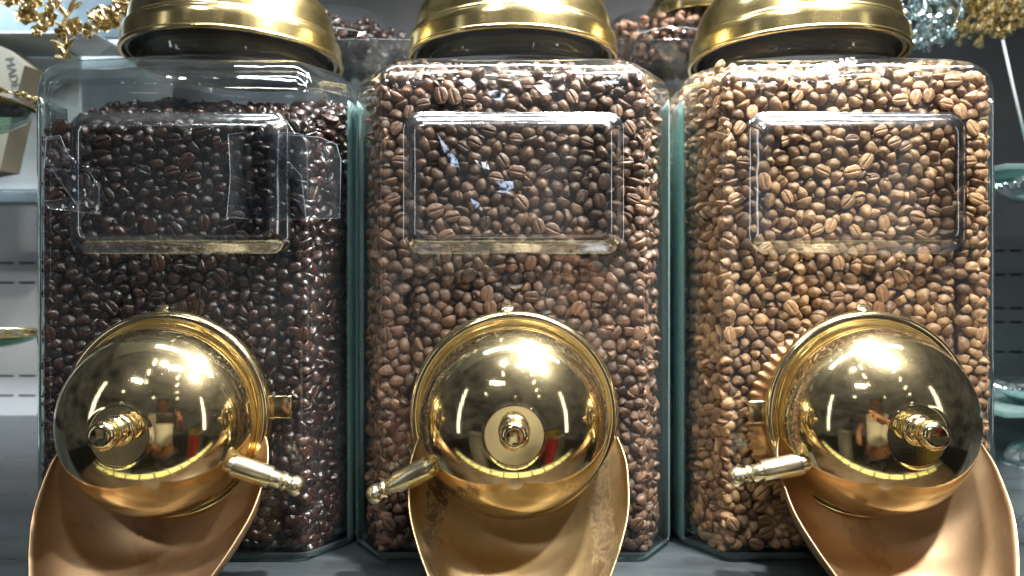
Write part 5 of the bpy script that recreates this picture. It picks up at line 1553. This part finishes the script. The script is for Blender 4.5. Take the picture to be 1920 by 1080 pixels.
# residue on the middle and right jars
for pts, mt in (([(820, 250), (836, 272), (858, 300), (862, 318), (848, 312), (834, 290)], 'blue_res'),
                ([(890, 300), (915, 306), (918, 318), (900, 314)], 'white'),
                ([(925, 338), (966, 340), (964, 352), (940, 346), (930, 360), (958, 362), (950, 358)], 'blue_res'),
                ([(882, 372), (898, 380), (906, 396), (890, 390)], 'blue_res')):
    flake(loc_pts(1, pts, 0.3915), -HW - 0.0062, 'sticker_residue', M[mt], jars[1], 0.0002)
for pts, mt in (([(912, 172), (930, 168), (948, 176), (940, 188), (920, 186)], 'blue_res'),
                ([(1000, 160), (1020, 158), (1036, 172), (1018, 178)], 'white'),
                ([(1120, 152), (1150, 150), (1168, 140), (1160, 156), (1130, 160)], 'blue_res'),
                ([(860, 150), (880, 146), (894, 158), (878, 166)], 'white')):
    flake(loc_pts(1, pts, 0.3975), -HW - 0.0001, 'sticker_residue', M[mt], jars[1], 0.0002)
for pts in ([(1476, 122), (1490, 130), (1512, 134), (1540, 118), (1560, 114), (1572, 122), (1566, 140), (1570, 156), (1560, 158), (1556, 136), (1530, 134), (1505, 144), (1482, 138)],
            [(1574, 110), (1602, 106), (1610, 116), (1592, 124), (1578, 120)],
            [(1636, 116), (1650, 122), (1660, 132), (1656, 142), (1648, 130)]):
    flake(loc_pts(2, pts, 0.3975), -HW - 0.0001, 'sticker_residue', M['white'], jars[2], 0.0002)

# ================================================================== dispensers
ZV = -0.0680
VL = ('domed brass dispenser with a lever to the right, on the jar of nearly black beans',
      'domed brass dispenser facing straight out, on the jar of medium brown beans',
      'domed brass dispenser with a ridged reflection at its left, on the jar of light tan beans')
for ji in range(3):
    sgn = 1 if ji == 0 else -1
    vx = VX[ji]
    dv = empty('bean_dispenser', (vx, D0, ZV), VL[ji], 'dispenser', 'brass bean dispensers on the front jars')
    ax = (0, -1, 0)
    b = MB().lathe([(0.0505, 0.0), (0.0515, 0.0006), (0.0515, 0.0040), (0.0535, 0.0046)], axis=ax, n=96)
    b.build('collar', M['brass_ring'], dv, sharp=40)
    ring = [(0.0540, 0.0030), (0.0556, 0.0032), (0.0560, 0.0040), (0.0560, 0.0066), (0.0558, 0.0078), (0.0554, 0.0088), (0.0547, 0.0096), (0.0538, 0.0102), (0.0526, 0.0104), (0.0516, 0.0103), (0.0510, 0.0100),
            (0.0506, 0.0094), (0.0502, 0.0090), (0.0480, 0.0088)]
    b = MB().lathe(ring, axis=ax, n=128)
    b.build('flange_ring', M['brass_ring'], dv, sharp=50)
    prof = [(0.0495, 0.0080), (0.0496, 0.0110), (0.0496, 0.0140)]
    for k in range(1, 60):
        t = k / 60 * PI / 2
        r = 0.0496 * math.cos(t)
        h = 0.0140 + 0.0415 * math.sin(t)
        if r < 0.0150:
            break
        prof.append((r, h))
    hl = prof[-1][1]
    prof += [(0.0146, hl + 0.0004), (0.0143, hl + 0.0005), (0.0138, hl + 0.0005), (0.010, hl + 0.00058), (0.006, hl + 0.00062), (0.0, hl + 0.00064)]
    b = MB().lathe(prof, origin=(0, 0, -0.0016), axis=ax, n=160)
    b.build('dome', M['brass_polished'], dv, sharp=60)
    h0 = hl + 0.0002
    kp = [(0.0076, 0.0), (0.0076, 0.0016), (0.0070, 0.0026), (0.0060, 0.0031), (0.0060, 0.0040), (0.0067, 0.0046), (0.0069, 0.0058), (0.0066, 0.0068), (0.0059, 0.0074),
          (0.0059, 0.0088), (0.0064, 0.0098), (0.0068, 0.0110), (0.0070, 0.0124), (0.0070, 0.0138), (0.0067, 0.0152), (0.0060, 0.0164), (0.0050, 0.0172),
          (0.0040, 0.0176), (0.0037, 0.0176), (0.0034, 0.0175), (0.0, 0.0175)]
    b = MB().lathe([(r, h + h0) for r, h in kp], origin=(0, 0, 0.0012), axis=ax, n=48)
    b.build('knob', M['brass_polished'], dv, sharp=60)
    # slotted screw on the rim
    sx = (-0.0020, -0.0035, -0.0030)[ji]
    d_ = Vector((0, -0.62, 0.78)).normalized()
    b = MB().lathe([(0.0020, -0.003), (0.0020, 0.0), (0.0034, 0.0), (0.0035, 0.0006), (0.0031, 0.0013), (0.0016, 0.0018), (0.0, 0.0019)], axis=d_, n=28)
    s_ = b.build('screw', M['brass_ring'], dv, loc=(sx, -0.0062, 0.0566), sharp=40)
    b = MB().box(-0.0024, 0.0024, -0.00035, 0.00035, 0.0012, 0.00205)
    q_ = b.build('screw_slot', M['slot'], s_, smooth=False)
    q_.rotation_mode = 'QUATERNION'
    q_.rotation_quaternion = Vector((0, 0, 1)).rotation_difference(d_)
    # tab at the side
    b = MB().box(0.050, (0.0665, 0.0600, 0.0635)[ji], -0.0050, -0.0036, -0.0062, 0.0062)
    t_ = b.build('tab', M['brass_ring'], dv, smooth=True, bevel=0.0012)
    t_.rotation_euler = (0, (0.0, PI - 0.38, PI - 0.05)[ji], 0)
    t_.location = (0, 0, (0.004, 0.0, 0.004)[ji])
    if ji == 2:  # ridged ring standing in for the flange's mirror image in the glass
        b = MB().lathe([(0.047, 0.0004), (0.0548, 0.0006), (0.0555, 0.0012), (0.0548, 0.0024), (0.047, 0.0030)], axis=ax, n=360,
                       wob=lambda a, i: 0.018 * math.sin(a * 60) if i in (1, 2, 3) else 0)
        b.build('flute_reflection', M['brass_brown'], dv, loc=(-0.0085, 0, -0.0050), smooth=True)
    # lever
    r0, r1 = Vector((sgn * 0.0365, 0.3710 - D0, -0.0875 - ZV)), Vector((sgn * 0.0740, 0.3780 - D0, -0.1025 - ZV))
    if ji == 2:
        r1.z += 0.005
    if ji == 1:
        r1.z -= 0.0055
    dr = r1 - r0
    ln = dr.length
    lv = MB().lathe([(0.0016, -0.0045), (0.0030, -0.002), (0.0040, 0.0015), (0.0044, 0.0060), (0.0042, 0.0072), (0.0056, 0.0073), (0.0058, 0.0080), (0.0058, 0.0262), (0.0056, 0.0268),
                     (0.0045, 0.0269), (0.0045, 0.0320), (0.0041, 0.0324), (0.0049, 0.0332), (0.0049, 0.0346), (0.0040, 0.0352), (0.0040, 0.0366), (0.0046, 0.0374), (0.0052, 0.0388), (0.0053, 0.0404),
                     (0.0048, 0.0424), (0.0036, 0.0437), (0.0018, 0.0444), (0.0, 0.0445)], axis=dr, n=40)
    lv.build('lever', M['brass_lever'], dv, loc=r0, sharp=45)
    b = MB().tube([Vector((sgn * 0.0400, -0.008, -0.012)), Vector((sgn * 0.0420, -0.016, -0.013)), r0 + dr * 0.10], [0.0034, 0.0030, 0.0022], n=16)
    b.build('lever_bracket', M['brass_ring'], dv)
    # the chute: a trough, wide under the dome and narrowing downwards and outwards
    lips = [(0.0525, 0.3885, -0.0790, 0.0060), (0.0548, 0.3850, -0.0850, 0.0095), (0.0562, 0.3780, -0.0935, 0.0185), (0.0545, 0.3640, -0.110, 0.0350),
            (0.0490, 0.3520, -0.1235, 0.040), (0.0425, 0.3420, -0.135, 0.035), (0.0350, 0.3310, -0.147, 0.033), (0.0290, 0.3190, -0.1610, 0.031), (0.0230, 0.3050, -0.1800, 0.029), (0.0180, 0.2900, -0.2000, 0.026)]
    nn = 33
    v, f = [], []
    # smooth the rows
    rows = []
    for i in range(len(lips) - 1):
        p0 = lips[max(i - 1, 0)]
        p1, p2 = lips[i], lips[i + 1]
        p3 = lips[min(i + 2, len(lips) - 1)]
        for k in range(5):
            t = k / 5
            rows.append([0.5 * ((2 * p1[j]) + (-p0[j] + p2[j]) * t + (2 * p0[j] - 5 * p1[j] + 4 * p2[j] - p3[j]) * t * t + (-p0[j] + 3 * p1[j] - 3 * p2[j] + p3[j]) * t ** 3) for j in range(4)])
    rows.append(list(lips[-1]))
    for (w, yy, zz, dp) in rows:
        for k in range(nn):
            a = PI * k / (nn - 1)
            s = math.sin(a) ** 0.85
            v.append((w * math.cos(a), yy - D0 + dp * 0.80 * s - 0.0006, zz - ZV - dp * 0.36 * s))
    for i in range(len(rows) - 1):
        for k in range(nn - 1):
            a = i * nn + k
            f.append((a, a + 1, a + nn + 1, a + nn))
    me = mesh('chute', v, f)
    co = obj('chute', me, M['brass_stained' if ji == 1 else 'brass_dull'], dv, loc=((0.0018, 0.0024, 0.0034)[ji], 0, 0))
    so = co.modifiers.new('solid', 'SOLIDIFY')
    so.thickness = 0.0008
    so.offset = 0
    so.use_rim = True

# ================================================================== what stands behind and beside
# pale marbled board and the dark board above it, on the left
tag(MB().box(-0.78, -0.455, 0.770, 0.775, (540 - 356) / F * 0.77, (540 - 78) / F * 0.77).build('marbled_board', M['marble'], bevel=0.001),
    'pale blue-grey marbled board behind the left jar and the tan card', 'board')
tag(MB().box(-0.78, -0.40, 0.772, 0.778, (540 - 70) / F * 0.77, (540 + 40) / F * 0.77).build('slate_board', M['slate_board'], bevel=0.001),
    'dark blue-grey scratched board behind the gold flower branch', 'board')
tag(MB().box(-0.78, -0.40, 0.700, 0.769, (540 - 77) / F * 0.72, (540 - 72) / F * 0.72).build('shelf_edge', M['post'], bevel=0.0008),
    'thin pale shelf edge crossing behind the gold flower branch', 'shelf')
tag(MB().box(-0.78, -0.44, 0.765, 0.80, (540 - 380) / F * 0.765, (540 - 358) / F * 0.765).build('wall_shelf', M['slate_board'], bevel=0.001),
    'dark blue-grey shelf edge below the pale marbled board', 'shelf')
# tan card
dc = 0.70
cpts = [px(-60, 60, dc), px(12, 92, dc), px(46, 122, dc), px(33, 172, dc), px(0, 320, dc), px(-60, 330, dc)]
v = [tuple(p_) for p_ in cpts] + [(p_.x + 0.004, p_.y + 0.022, p_.z) for p_ in cpts]
n = len(cpts)
f = [tuple(range(n))] + [tuple(reversed(range(n, 2 * n)))] + [(i, i + n, (i + 1) % n + n, (i + 1) % n) for i in range(n)]
cd = obj('tan_box', mesh('tan_box', v, f), M['card'], smooth=False)
tag(cd, 'tan cardboard box with small grey lettering, cut off at the left edge', 'box')
tx = bpy.data.curves.new('lettering', 'FONT')
tx.body = 'MADE IN TR'
tx.size = 0.0115
tx.extrude = 0.00015
tmp = bpy.data.objects.new('lettering_curve', tx)
to = obj('lettering', bpy.data.meshes.new_from_object(tmp), M['ink'], cd, smooth=False)
bpy.data.objects.remove(tmp)
to.location = px(9, 108, dc - 0.0004)
to.rotation_euler = (PI / 2, math.radians(78), 0)


def petal(mb, o, dirv, up, ln, wd, cup=0.3):
    """one cupped petal or leaf with some thickness"""
    d = Vector(dirv).normalized()
    s = d.cross(Vector(up)).normalized()
    u = s.cross(d).normalized()
    o = Vector(o)
    R = [(0.0, 0.12), (0.3, 0.8), (0.62, 1.0), (0.88, 0.6), (1.0, 0.08)]
    v, f = [], []
    for t, w in R:
        c = o + d * ln * t + u * (cup * ln * t * t)
        for k, q in ((-1, 0.22), (0, -0.1), (1, 0.22)):
            v.append(c + s * (k * w * wd * 0.5) + u * (q * wd * w))
        v.append(c - u * (0.15 * wd * w + 0.0002))
    for i in range(4):
        a = i * 4
        f += [(a, a + 1, a + 5, a + 4), (a + 1, a + 2, a + 6, a + 5), (a + 2, a + 3, a + 7, a + 6), (a + 3, a, a + 4, a + 7)]
    mb.add(v, f)


def flower(c, R, n, mat, parent, seed=0, name='flower', center=True):
    rs = random.Random(seed)
    mb = MB()
    nx = Vector((rs.uniform(-.4, .4), -1, rs.uniform(-.4, .4))).normalized()
    a1 = nx.orthogonal().normalized()
    a2 = nx.cross(a1)
    for ring_, (rr, cup) in enumerate(((1.0, 0.25), (0.62, 0.7))):
        for k in range(n):
            a = 2 * PI * (k + ring_ * 0.5) / n + rs.uniform(-.1, .1)
            d = a1 * math.cos(a) + a2 * math.sin(a)
            petal(mb, Vector(c) + d * R * 0.12, d, nx, R * rr, R * 0.85, cup)
    if center:
        mb.lathe([(R * 0.22, 0), (R * 0.2, R * 0.2), (R * 0.1, R * 0.3), (0, R * 0.32)], origin=c, axis=nx, n=8)
    return mb.build(name, mat, parent)


# gold branch of flowers, upper left
d1 = 0.60
br = empty('flower_branch', px(124, 110, d1), 'gold metal branch of small flowers and leaves standing behind the left jar', 'ornament')
pts = [px(122, 112, d1), px(124, 75, d1), px(118, 45, d1), px(132, 15, d1), px(150, -25, d1)]
base = Vector(px(124, 110, d1))
b = MB().tube([p_ - base for p_ in pts], [0.0018, 0.0016, 0.0015, 0.0014, 0.001], n=8)
b.tube([px(120, 50, d1) - base, px(80, 30, d1) - base, px(48, 12, d1) - base], 0.0012, n=6)
b.tube([px(122, 52, d1) - base, px(165, 50, d1) - base, px(200, 35, d1) - base], 0.0012, n=6)
b.build('stem', M['gold_ornament'], br)
for k, (x, y, r) in enumerate(((200, 38, 26), (92, 42, 23), (52, 32, 20), (142, 52, 18), (118, 62, 14), (62, 2, 22), (20, -2, 20), (166, 58, 14), (102, 12, 16), (178, 30, 13), (240, 8, 24), (72, 58, 12))):
    flower(px(x, y, d1 - 0.006 * (k % 3)) - base, r / F * d1, 7 if r > 15 else 5, M['gold_ornament'], br, seed=k)
for k, (x, y, a, l) in enumerate(((124, 90, 155, 28), (124, 92, 35, 26), (124, 100, 60, 20), (122, 102, 130, 20), (130, 30, 60, 34), (128, 35, 120, 30), (118, 108, 180, 14),
                                  (134, 18, 20, 30), (80, 30, 250, 20), (180, 50, 300, 18), (126, 106, 0, 14))):
    mb = MB()
    d = Vector((math.cos(math.radians(a)), -0.25, math.sin(math.radians(a))))
    petal(mb, px(x, y, d1 - 0.004) - base, d, (0, -1, 0), l / F * d1, 10 / F * d1, 0.1)
    mb.build('leaf', M['gold_ornament'], br)

# gold-rimmed glass bowls, cut off at the left edge
def leaf_bowl(cx_, cy_, d, R, name, label, mat_rim, tilt=0.30, hgt=0.02, nleaf=9, group=None, ang0=-60, ang1=60, glassm='glass_bowl'):
    c = px(cx_, cy_, d)
    o = empty(name, c, label, 'bowl', group)
    b = MB().lathe([(0.0, -hgt), (R * 0.5, -hgt), (R * 0.85, -hgt * 0.55), (R, 0.0), (R * 0.97, 0.0), (R * 0.82, -hgt * 0.45), (R * 0.45, -hgt * 0.85), (0.0, -hgt * 0.85)], n=64)
    g = b.build('bowl', M[glassm], o)
    b = MB().lathe([(R * 1.0, -0.0012), (R * 1.03, 0.0), (R * 1.0, 0.0012), (R * 0.97, 0.0), (R * 1.0, -0.0012)], n=64)
    b.build('rim', mat_rim, o)
    for k in range(nleaf):
        a = math.radians(ang0 + (ang1 - ang0) * k / max(1, nleaf - 1))
        mb = MB()
        dd = Vector((math.cos(a), math.sin(a), 0.1))
        for j in range(3):
            a2 = a + (j - 1) * 0.5
            d2 = Vector((math.cos(a2), math.sin(a2), 0.25 - 0.15 * abs(j - 1)))
            petal(mb, dd * R * 0.97, d2, (0, 0, 1), R * 0.32, R * 0.17, -0.2)
        mb.build('rim_leaf', mat_rim, o)
    o.rotation_euler = (tilt, 0, 0)
    return o


leaf_bowl(-45, 195, 0.58, 0.040, 'glass_bowl', 'green glass bowl with a gold leaf rim in front of the tan box', M['gold_ornament'], tilt=0.0, hgt=0.020, ang0=-110, ang1=60, nleaf=10)
leaf_bowl(-30, 628, 0.62, 0.044, 'glass_dish', 'flat green glass dish with a gold leaf rim, left of the jar lower down', M['gold_ornament'], tilt=0.06, hgt=0.010, ang0=-110, ang1=60, nleaf=10)
# dark cable at lower left
b = MB().tube([px(-40, 1050, 0.62), px(20, 1020, 0.66), px(62, 1000, 0.70), px(110, 985, 0.76)], 0.0022, n=8)
tag(b.build('cable', M['slate_board']), 'thin dark cable running on the counter at the lower left', 'cable')

# right side: glass shelves, silver and gold pieces
def bead_cluster(name, cxy, d, wh, n, r, mat, label, seed, cone=False):
    rs = random.Random(seed)
    c = px(*cxy, d)
    mb = MB()
    for k in range(n):
        a, t = rs.uniform(0, 2 * PI), math.sqrt(rs.random())
        p_ = Vector((math.cos(a) * t * wh[0], rs.uniform(-.5, .5) * wh[0], math.sin(a) * t * wh[1]))
        rr = r * rs.uniform(0.6, 1.25)
        if cone:
            mb.lathe([(rr, -rr), (rr * 1.05, -rr * 0.4), (rr * 0.55, rr * 0.6), (0, rr * 1.5)], origin=p_, axis=(rs.uniform(-.3, .3), -0.6, 1), n=6)
        else:
            mb.lathe([(0, -rr), (rr * .8, -rr * .6), (rr, 0), (rr * .8, rr * .6), (0, rr)], origin=p_, axis=(rs.uniform(-1, 1), -1, rs.uniform(-1, 1)), n=6)
    root = empty(name, c, label, 'ornament')
    o = mb.build('bead_cluster', mat, root, smooth=False)
    o['kind'] = 'stuff'
    MB().tube([(0, 0, wh[1] * 0.9), (wh[0] * 0.1, 0, 0), (0, 0, -wh[1] * 0.9)], wh[0] * 0.12, n=8).build('stem', mat, root)
    return root


bead_cluster('silver_ornament', (1730, 24), 0.66, (0.033, 0.032), 260, 0.0032, M['silver'], 'glittering silver beaded ornament right of the right jar lid', 3)
bead_cluster('gold_ornament', (1850, 12), 0.70, (0.046, 0.030), 300, 0.0034, M['gold_ornament'], 'gold ornament of pointed beads at the top right corner', 4, cone=True)
# arc of a glass plate edge
b = MB().tube([px(1806, -20, 0.6), px(1800, 22, 0.6), px(1790, 48, 0.6), px(1774, 74, 0.6)], 0.0012, n=8)
tag(b.build('glass_plate_edge', M['glass_bowl']), 'thin curved greenish glass edge between the silver and gold ornaments', 'glass plate')
b = MB().tube([px(1880, 75, 0.64), px(1900, 165, 0.64), px(1925, 270, 0.64)], 0.0013, n=8)
tag(b.build('pale_cord', M['cord']), 'pale cord slanting down beside the right jar', 'cord')
for k, (yp, lab) in enumerate(((312, 'glass shelf at the right edge under nothing but the cord, upper of two'), (778, 'glass shelf at the right edge above the silver lidded jar, lower of two'))):
    lab = ('upper glass shelf at the right edge, above the silver leaf bowl', 'lower glass shelf at the right edge, above the silver lidded pot')[k]
    z = (540 - yp) / F * 0.60
    tag(MB().box(0.405, 0.62, 0.60, 0.80, z - 0.0025, z + 0.0025).build('glass_shelf', M['glass_edge'], bevel=0.0005), lab, 'shelf', 'glass shelves on the right')


def silver_bowl(cx_, cy_, d, R, label):
    o = empty('leaf_bowl', px(cx_, cy_, d), label, 'bowl')
    MB().lathe([(R * .3, -0.014), (R * .6, -0.012), (R * .9, -0.004), (R, 0.006), (R * .96, 0.006), (R * .8, -0.001), (R * .3, -0.010)], n=48).build('bowl', M['silver'], o)
    for k in range(14):
        a = math.radians(120 + k * 14)
        mb = MB()
        d2 = Vector((math.cos(a), math.sin(a), 0.5))
        petal(mb, (math.cos(a) * R * .6, math.sin(a) * R * .6, -0.008), d2, (0, 0, 1), R * .55, R * .24, 0.1)
        mb.build('leaf', M['silver'], o)
    return o


silver_bowl(1955, 350, 0.62, 0.036, 'silver leaf bowl at the right edge, hanging under the upper glass shelf')
silver_bowl(1950, 728, 0.64, 0.034, 'silver leaf bowl at the right edge, standing on the lower glass shelf')
o = empty('silver_pot', px(1945, 850, 0.62), 'round silver lidded pot at the right edge under the lower glass shelf', 'pot')
MB().lathe([(0.0, 0.012), (0.010, 0.011), (0.020, 0.005), (0.024, -0.003), (0.0255, -0.008)], n=40).build('pot_lid', M['silver'], o)
MB().lathe([(0.026, -0.008), (0.027, -0.012), (0.024, -0.04), (0.018, -0.064)], n=40).build('pot_body', M['silver'], o)

# jars in the row behind, seen between the lids
for k, (cxp, mt, lab, flp) in enumerate(((640, 'bean_dark', 'round glass jar of dark beans in the back row between the left and middle lids', 0),
                                        (1245, 'bean_mid', 'round glass jar of brown beans in the back row between the middle and right lids', 1))):
    d = 0.745
    cxw = (cxp - 960) / F * d
    zt = (540 - 18) / F * (d - 0.07)
    o = empty('back_jar', (cxw, d, zt - 0.07), lab, 'glass jar')
    MB().lathe([(0.045, 0.030), (0.058, 0.026), (0.070, 0.034), (0.074, 0.046), (0.070, 0.060), (0.058, 0.068), (0.056, 0.080)], n=64).build('jar_body', M['glass_panel'], o)
    lidk = empty('brass_lid', (cxw + (-0.062 if k == 0 else 0.030), d - 0.02, zt + 0.004), 'brass lid in the back row above the ' + ('dark' if k == 0 else 'brown') + ' beans', 'lid')
    MB().lathe([(0.050, 0.001), (0.0515, 0), (0.052, 0.001), (0.0512, 0.012), (0.049, 0.0135), (0.040, 0.03), (0.02, 0.042), (0, 0.045)], n=64).build('lid_dome', M['brass_lid'], lidk, sharp=35)
    its = []
    rs = np.random.RandomState(40 + k)
    for i in range(420):
        a, t, h = rs.rand() * 2 * PI, math.sqrt(rs.rand()), rs.rand()
        R = 0.040 + 0.026 * min(1, h * 2.2)
        q = rs.randn(4)
        q /= np.linalg.norm(q)
        its.append((np.array([cxw + math.cos(a) * t * R, d + math.sin(a) * t * R, zt - 0.036 + h * 0.036]), q, 1.0, i, False))
    bean_heap('back_jar_beans', its, M[mt], ('dark' if k == 0 else 'brown') + ' roasted coffee beans inside the ' + ('left' if k == 0 else 'right') + ' back row jar', 'coffee beans')
    b = MB().box(cxw - 0.012 + 0.022, cxw + 0.012 + 0.022, d + 0.03, d + 0.05, ZB + 0.0005, zt - 0.046)
    tag(b.build('shelf_post', M['post'], bevel=0.002), 'grey upright post below the back row jar of ' + ('dark' if k == 0 else 'brown') + ' beans', 'post')
b = MB().box(-0.40, 0.40, 0.64, 0.84, 0.2145, 0.2185)
tag(b.build('back_shelf', M['glass_panel'], bevel=0.0005), 'clear glass shelf carrying the back row jars', 'shelf')

# ================================================================== the photographer and the hall, seen in the brass
def skin_figure(name, nodes, edges, mat, parent=None, sub=2):
    def up(z):
        return z + 0.35 if z > 0.55 else (0.05 + (z - 0.05) * 1.72 if z > 0.05 else z)
    nodes = [((p_[0], p_[1], up(p_[2])), r_) for p_, r_ in nodes]
    me = bpy.data.meshes.new(name)
    me.from_pydata([n_[0] for n_ in nodes], edges, [])
    o = bpy.data.objects.new(name, me)
    COL.objects.link(o)
    o.parent = parent
    sk = o.modifiers.new('skin', 'SKIN')
    for i, n_ in enumerate(nodes):
        me.skin_vertices[0].data[i].radius = (n_[1], n_[1]) if not isinstance(n_[1], tuple) else n_[1]
    me.skin_vertices[0].data[0].use_root = True
    sk.use_smooth_shade = True
    ss = o.modifiers.new('sub', 'SUBSURF')
    ss.levels = sub
    ss.render_levels = sub
    me.materials.append(mat)
    return o


per = empty('person', (0.03, -0.42, -1.349), 'person in a cream shirt holding up a phone, seen only mirrored in the brass', 'person')
# coordinates relative to the feet: camera is at (0, 0.42, 0.999)
nd = [((0, 0, 0.62), 0.13), ((0, 0.01, 0.78), 0.125), ((0, 0.0, 0.95), 0.14), ((0, -0.01, 1.04), 0.10), ((0, 0.0, 1.10), 0.055), ((0, 0.02, 1.15), 0.07), ((0, 0.03, 1.23), 0.085), ((0, 0.02, 1.30), 0.06),
      ((0.17, -0.01, 1.02), 0.055), ((0.24, 0.10, 0.86), 0.042), ((0.10, 0.30, 0.97), 0.032), ((0.055, 0.345, 1.00), 0.028),
      ((-0.17, -0.01, 1.02), 0.055), ((-0.24, 0.08, 0.82), 0.042), ((-0.16, 0.22, 0.72), 0.032), ((-0.12, 0.27, 0.70), 0.028),
      ((0.09, 0, 0.50), 0.085), ((0.10, 0.02, 0.28), 0.06), ((0.10, -0.01, 0.08), 0.045), ((0.10, 0.10, 0.03), 0.04),
      ((-0.09, 0, 0.50), 0.085), ((-0.10, 0.02, 0.28), 0.06), ((-0.10, -0.01, 0.08), 0.045), ((-0.10, 0.10, 0.03), 0.04)]
ed = [(0, 1), (1, 2), (2, 3), (3, 4), (4, 5), (5, 6), (6, 7), (3, 8), (8, 9), (9, 10), (10, 11), (3, 12), (12, 13), (13, 14), (14, 15),
      (0, 16), (16, 17), (17, 18), (18, 19), (0, 20), (20, 21), (21, 22), (22, 23)]
# five fingers closing on the phone
for k in range(4):
    i0 = len(nd)
    z = 1.025 - k * 0.019
    ln = (0.9, 1.0, 0.96, 0.78)[k]
    nd += [((0.048, 0.372, z), 0.0085), ((0.034 , 0.372 + 0.026 * ln, z + 0.004), 0.0078), ((0.014, 0.372 + 0.030 * ln, z + 0.004), 0.0065)]
    ed += [(11, i0), (i0, i0 + 1), (i0 + 1, i0 + 2)]
i0 = len(nd)
nd += [((0.035, 0.352, 1.035), 0.010), ((0.012, 0.372, 1.045), 0.0085)]
ed += [(11, i0), (i0, i0 + 1)]
skin_figure('body', nd, ed, M['skin'], per)
sh = [((0, 0, 0.60), 0.150), ((0, 0.01, 0.78), 0.145), ((0, 0.0, 0.93), 0.155), ((0, -0.01, 1.035), 0.115), ((0, 0, 1.075), 0.07),
      ((0.17, -0.01, 1.02), 0.070), ((0.215, 0.045, 0.93), 0.062), ((-0.17, -0.01, 1.02), 0.070), ((-0.22, 0.04, 0.92), 0.062)]
skin_figure('shirt', sh, [(0, 1), (1, 2), (2, 3), (3, 4), (3, 5), (5, 6), (3, 7), (7, 8)], M['shirt'], per)
skin_figure('trousers', [((0, 0, 0.60), 0.145), ((0.09, 0, 0.48), 0.10), ((0.10, 0.02, 0.28), 0.075), ((0.10, -0.01, 0.10), 0.065), ((-0.09, 0, 0.48), 0.10), ((-0.10, 0.02, 0.28), 0.075), ((-0.10, -0.01, 0.10), 0.065)],
            [(0, 1), (1, 2), (2, 3), (0, 4), (4, 5), (5, 6)], M['trousers'], per)
skin_figure('hair', [((0, -0.015, 1.24), 0.088), ((0, 0.005, 1.31), 0.074), ((0, -0.04, 1.18), 0.06)], [(0, 1), (0, 2)], M['hair'], per)
pho = empty('phone', (0, 0, 0), 'black phone held up in front of the jars, seen only mirrored in the brass', 'phone')
MB().box(-0.120, 0.030, -0.0125, -0.0045, -0.060, 0.016).build('phone_body', M['phone'], pho, bevel=0.003)
# lamps of the hall ceiling
CEIL = [(-0.35, -0.4), (-0.45, -1.0), (-0.5, -1.7), (0.75, -0.9), (1.0, -1.5), (1.35, -2.2), (1.8, -3.0), (-1.9, -2.6), (0.1, -3.4)]
CW = ('topmost', 'upper left', 'middle left', 'upper right', 'middle right', 'lower right', 'lowest right', 'outer left', 'lowest central')
for k, (x, y) in enumerate(CEIL):
    o = empty('ceiling_lamp', (x, y, 1.9), 'lit hall ceiling lamp behind the camera, mirrored as the ' + CW[k] + ' streak in the domes', 'lamp', 'hall ceiling lamps')
    MB().box(-0.02, 0.02, -0.16, 0.16, 0, 0.01).build('diffuser', M['lit'], o, bevel=0.002)
    MB().box(-0.03, 0.03, -0.17, 0.17, 0.0102, 0.05).build('housing', M['wall_dark'], o, bevel=0.003)
# goods standing in the hall
for (x, y, w, h, mt, lab, cat) in ((1.05, -0.62, 0.20, 0.62, 'paper', 'tall stack of white paper sacks standing in the hall on the right', 'sacks'),
                                  (0.70, -0.45, 0.05, 0.66, 'red', 'red box standing in the hall behind the camera', 'box'),
                                  (1.02, -0.75, 0.14, 0.74, 'yellow', 'yellow box standing in the hall behind the camera', 'box'),
                                  (-0.95, -0.8, 0.2, 0.7, 'paper', 'pale paper sack standing in the hall on the left', 'sack')):
    tag(MB().box(x - w, x + w, y - 0.12, y + 0.12, -1.349, -0.999 + h).build('goods_box', M[mt], bevel=0.01), lab, cat)
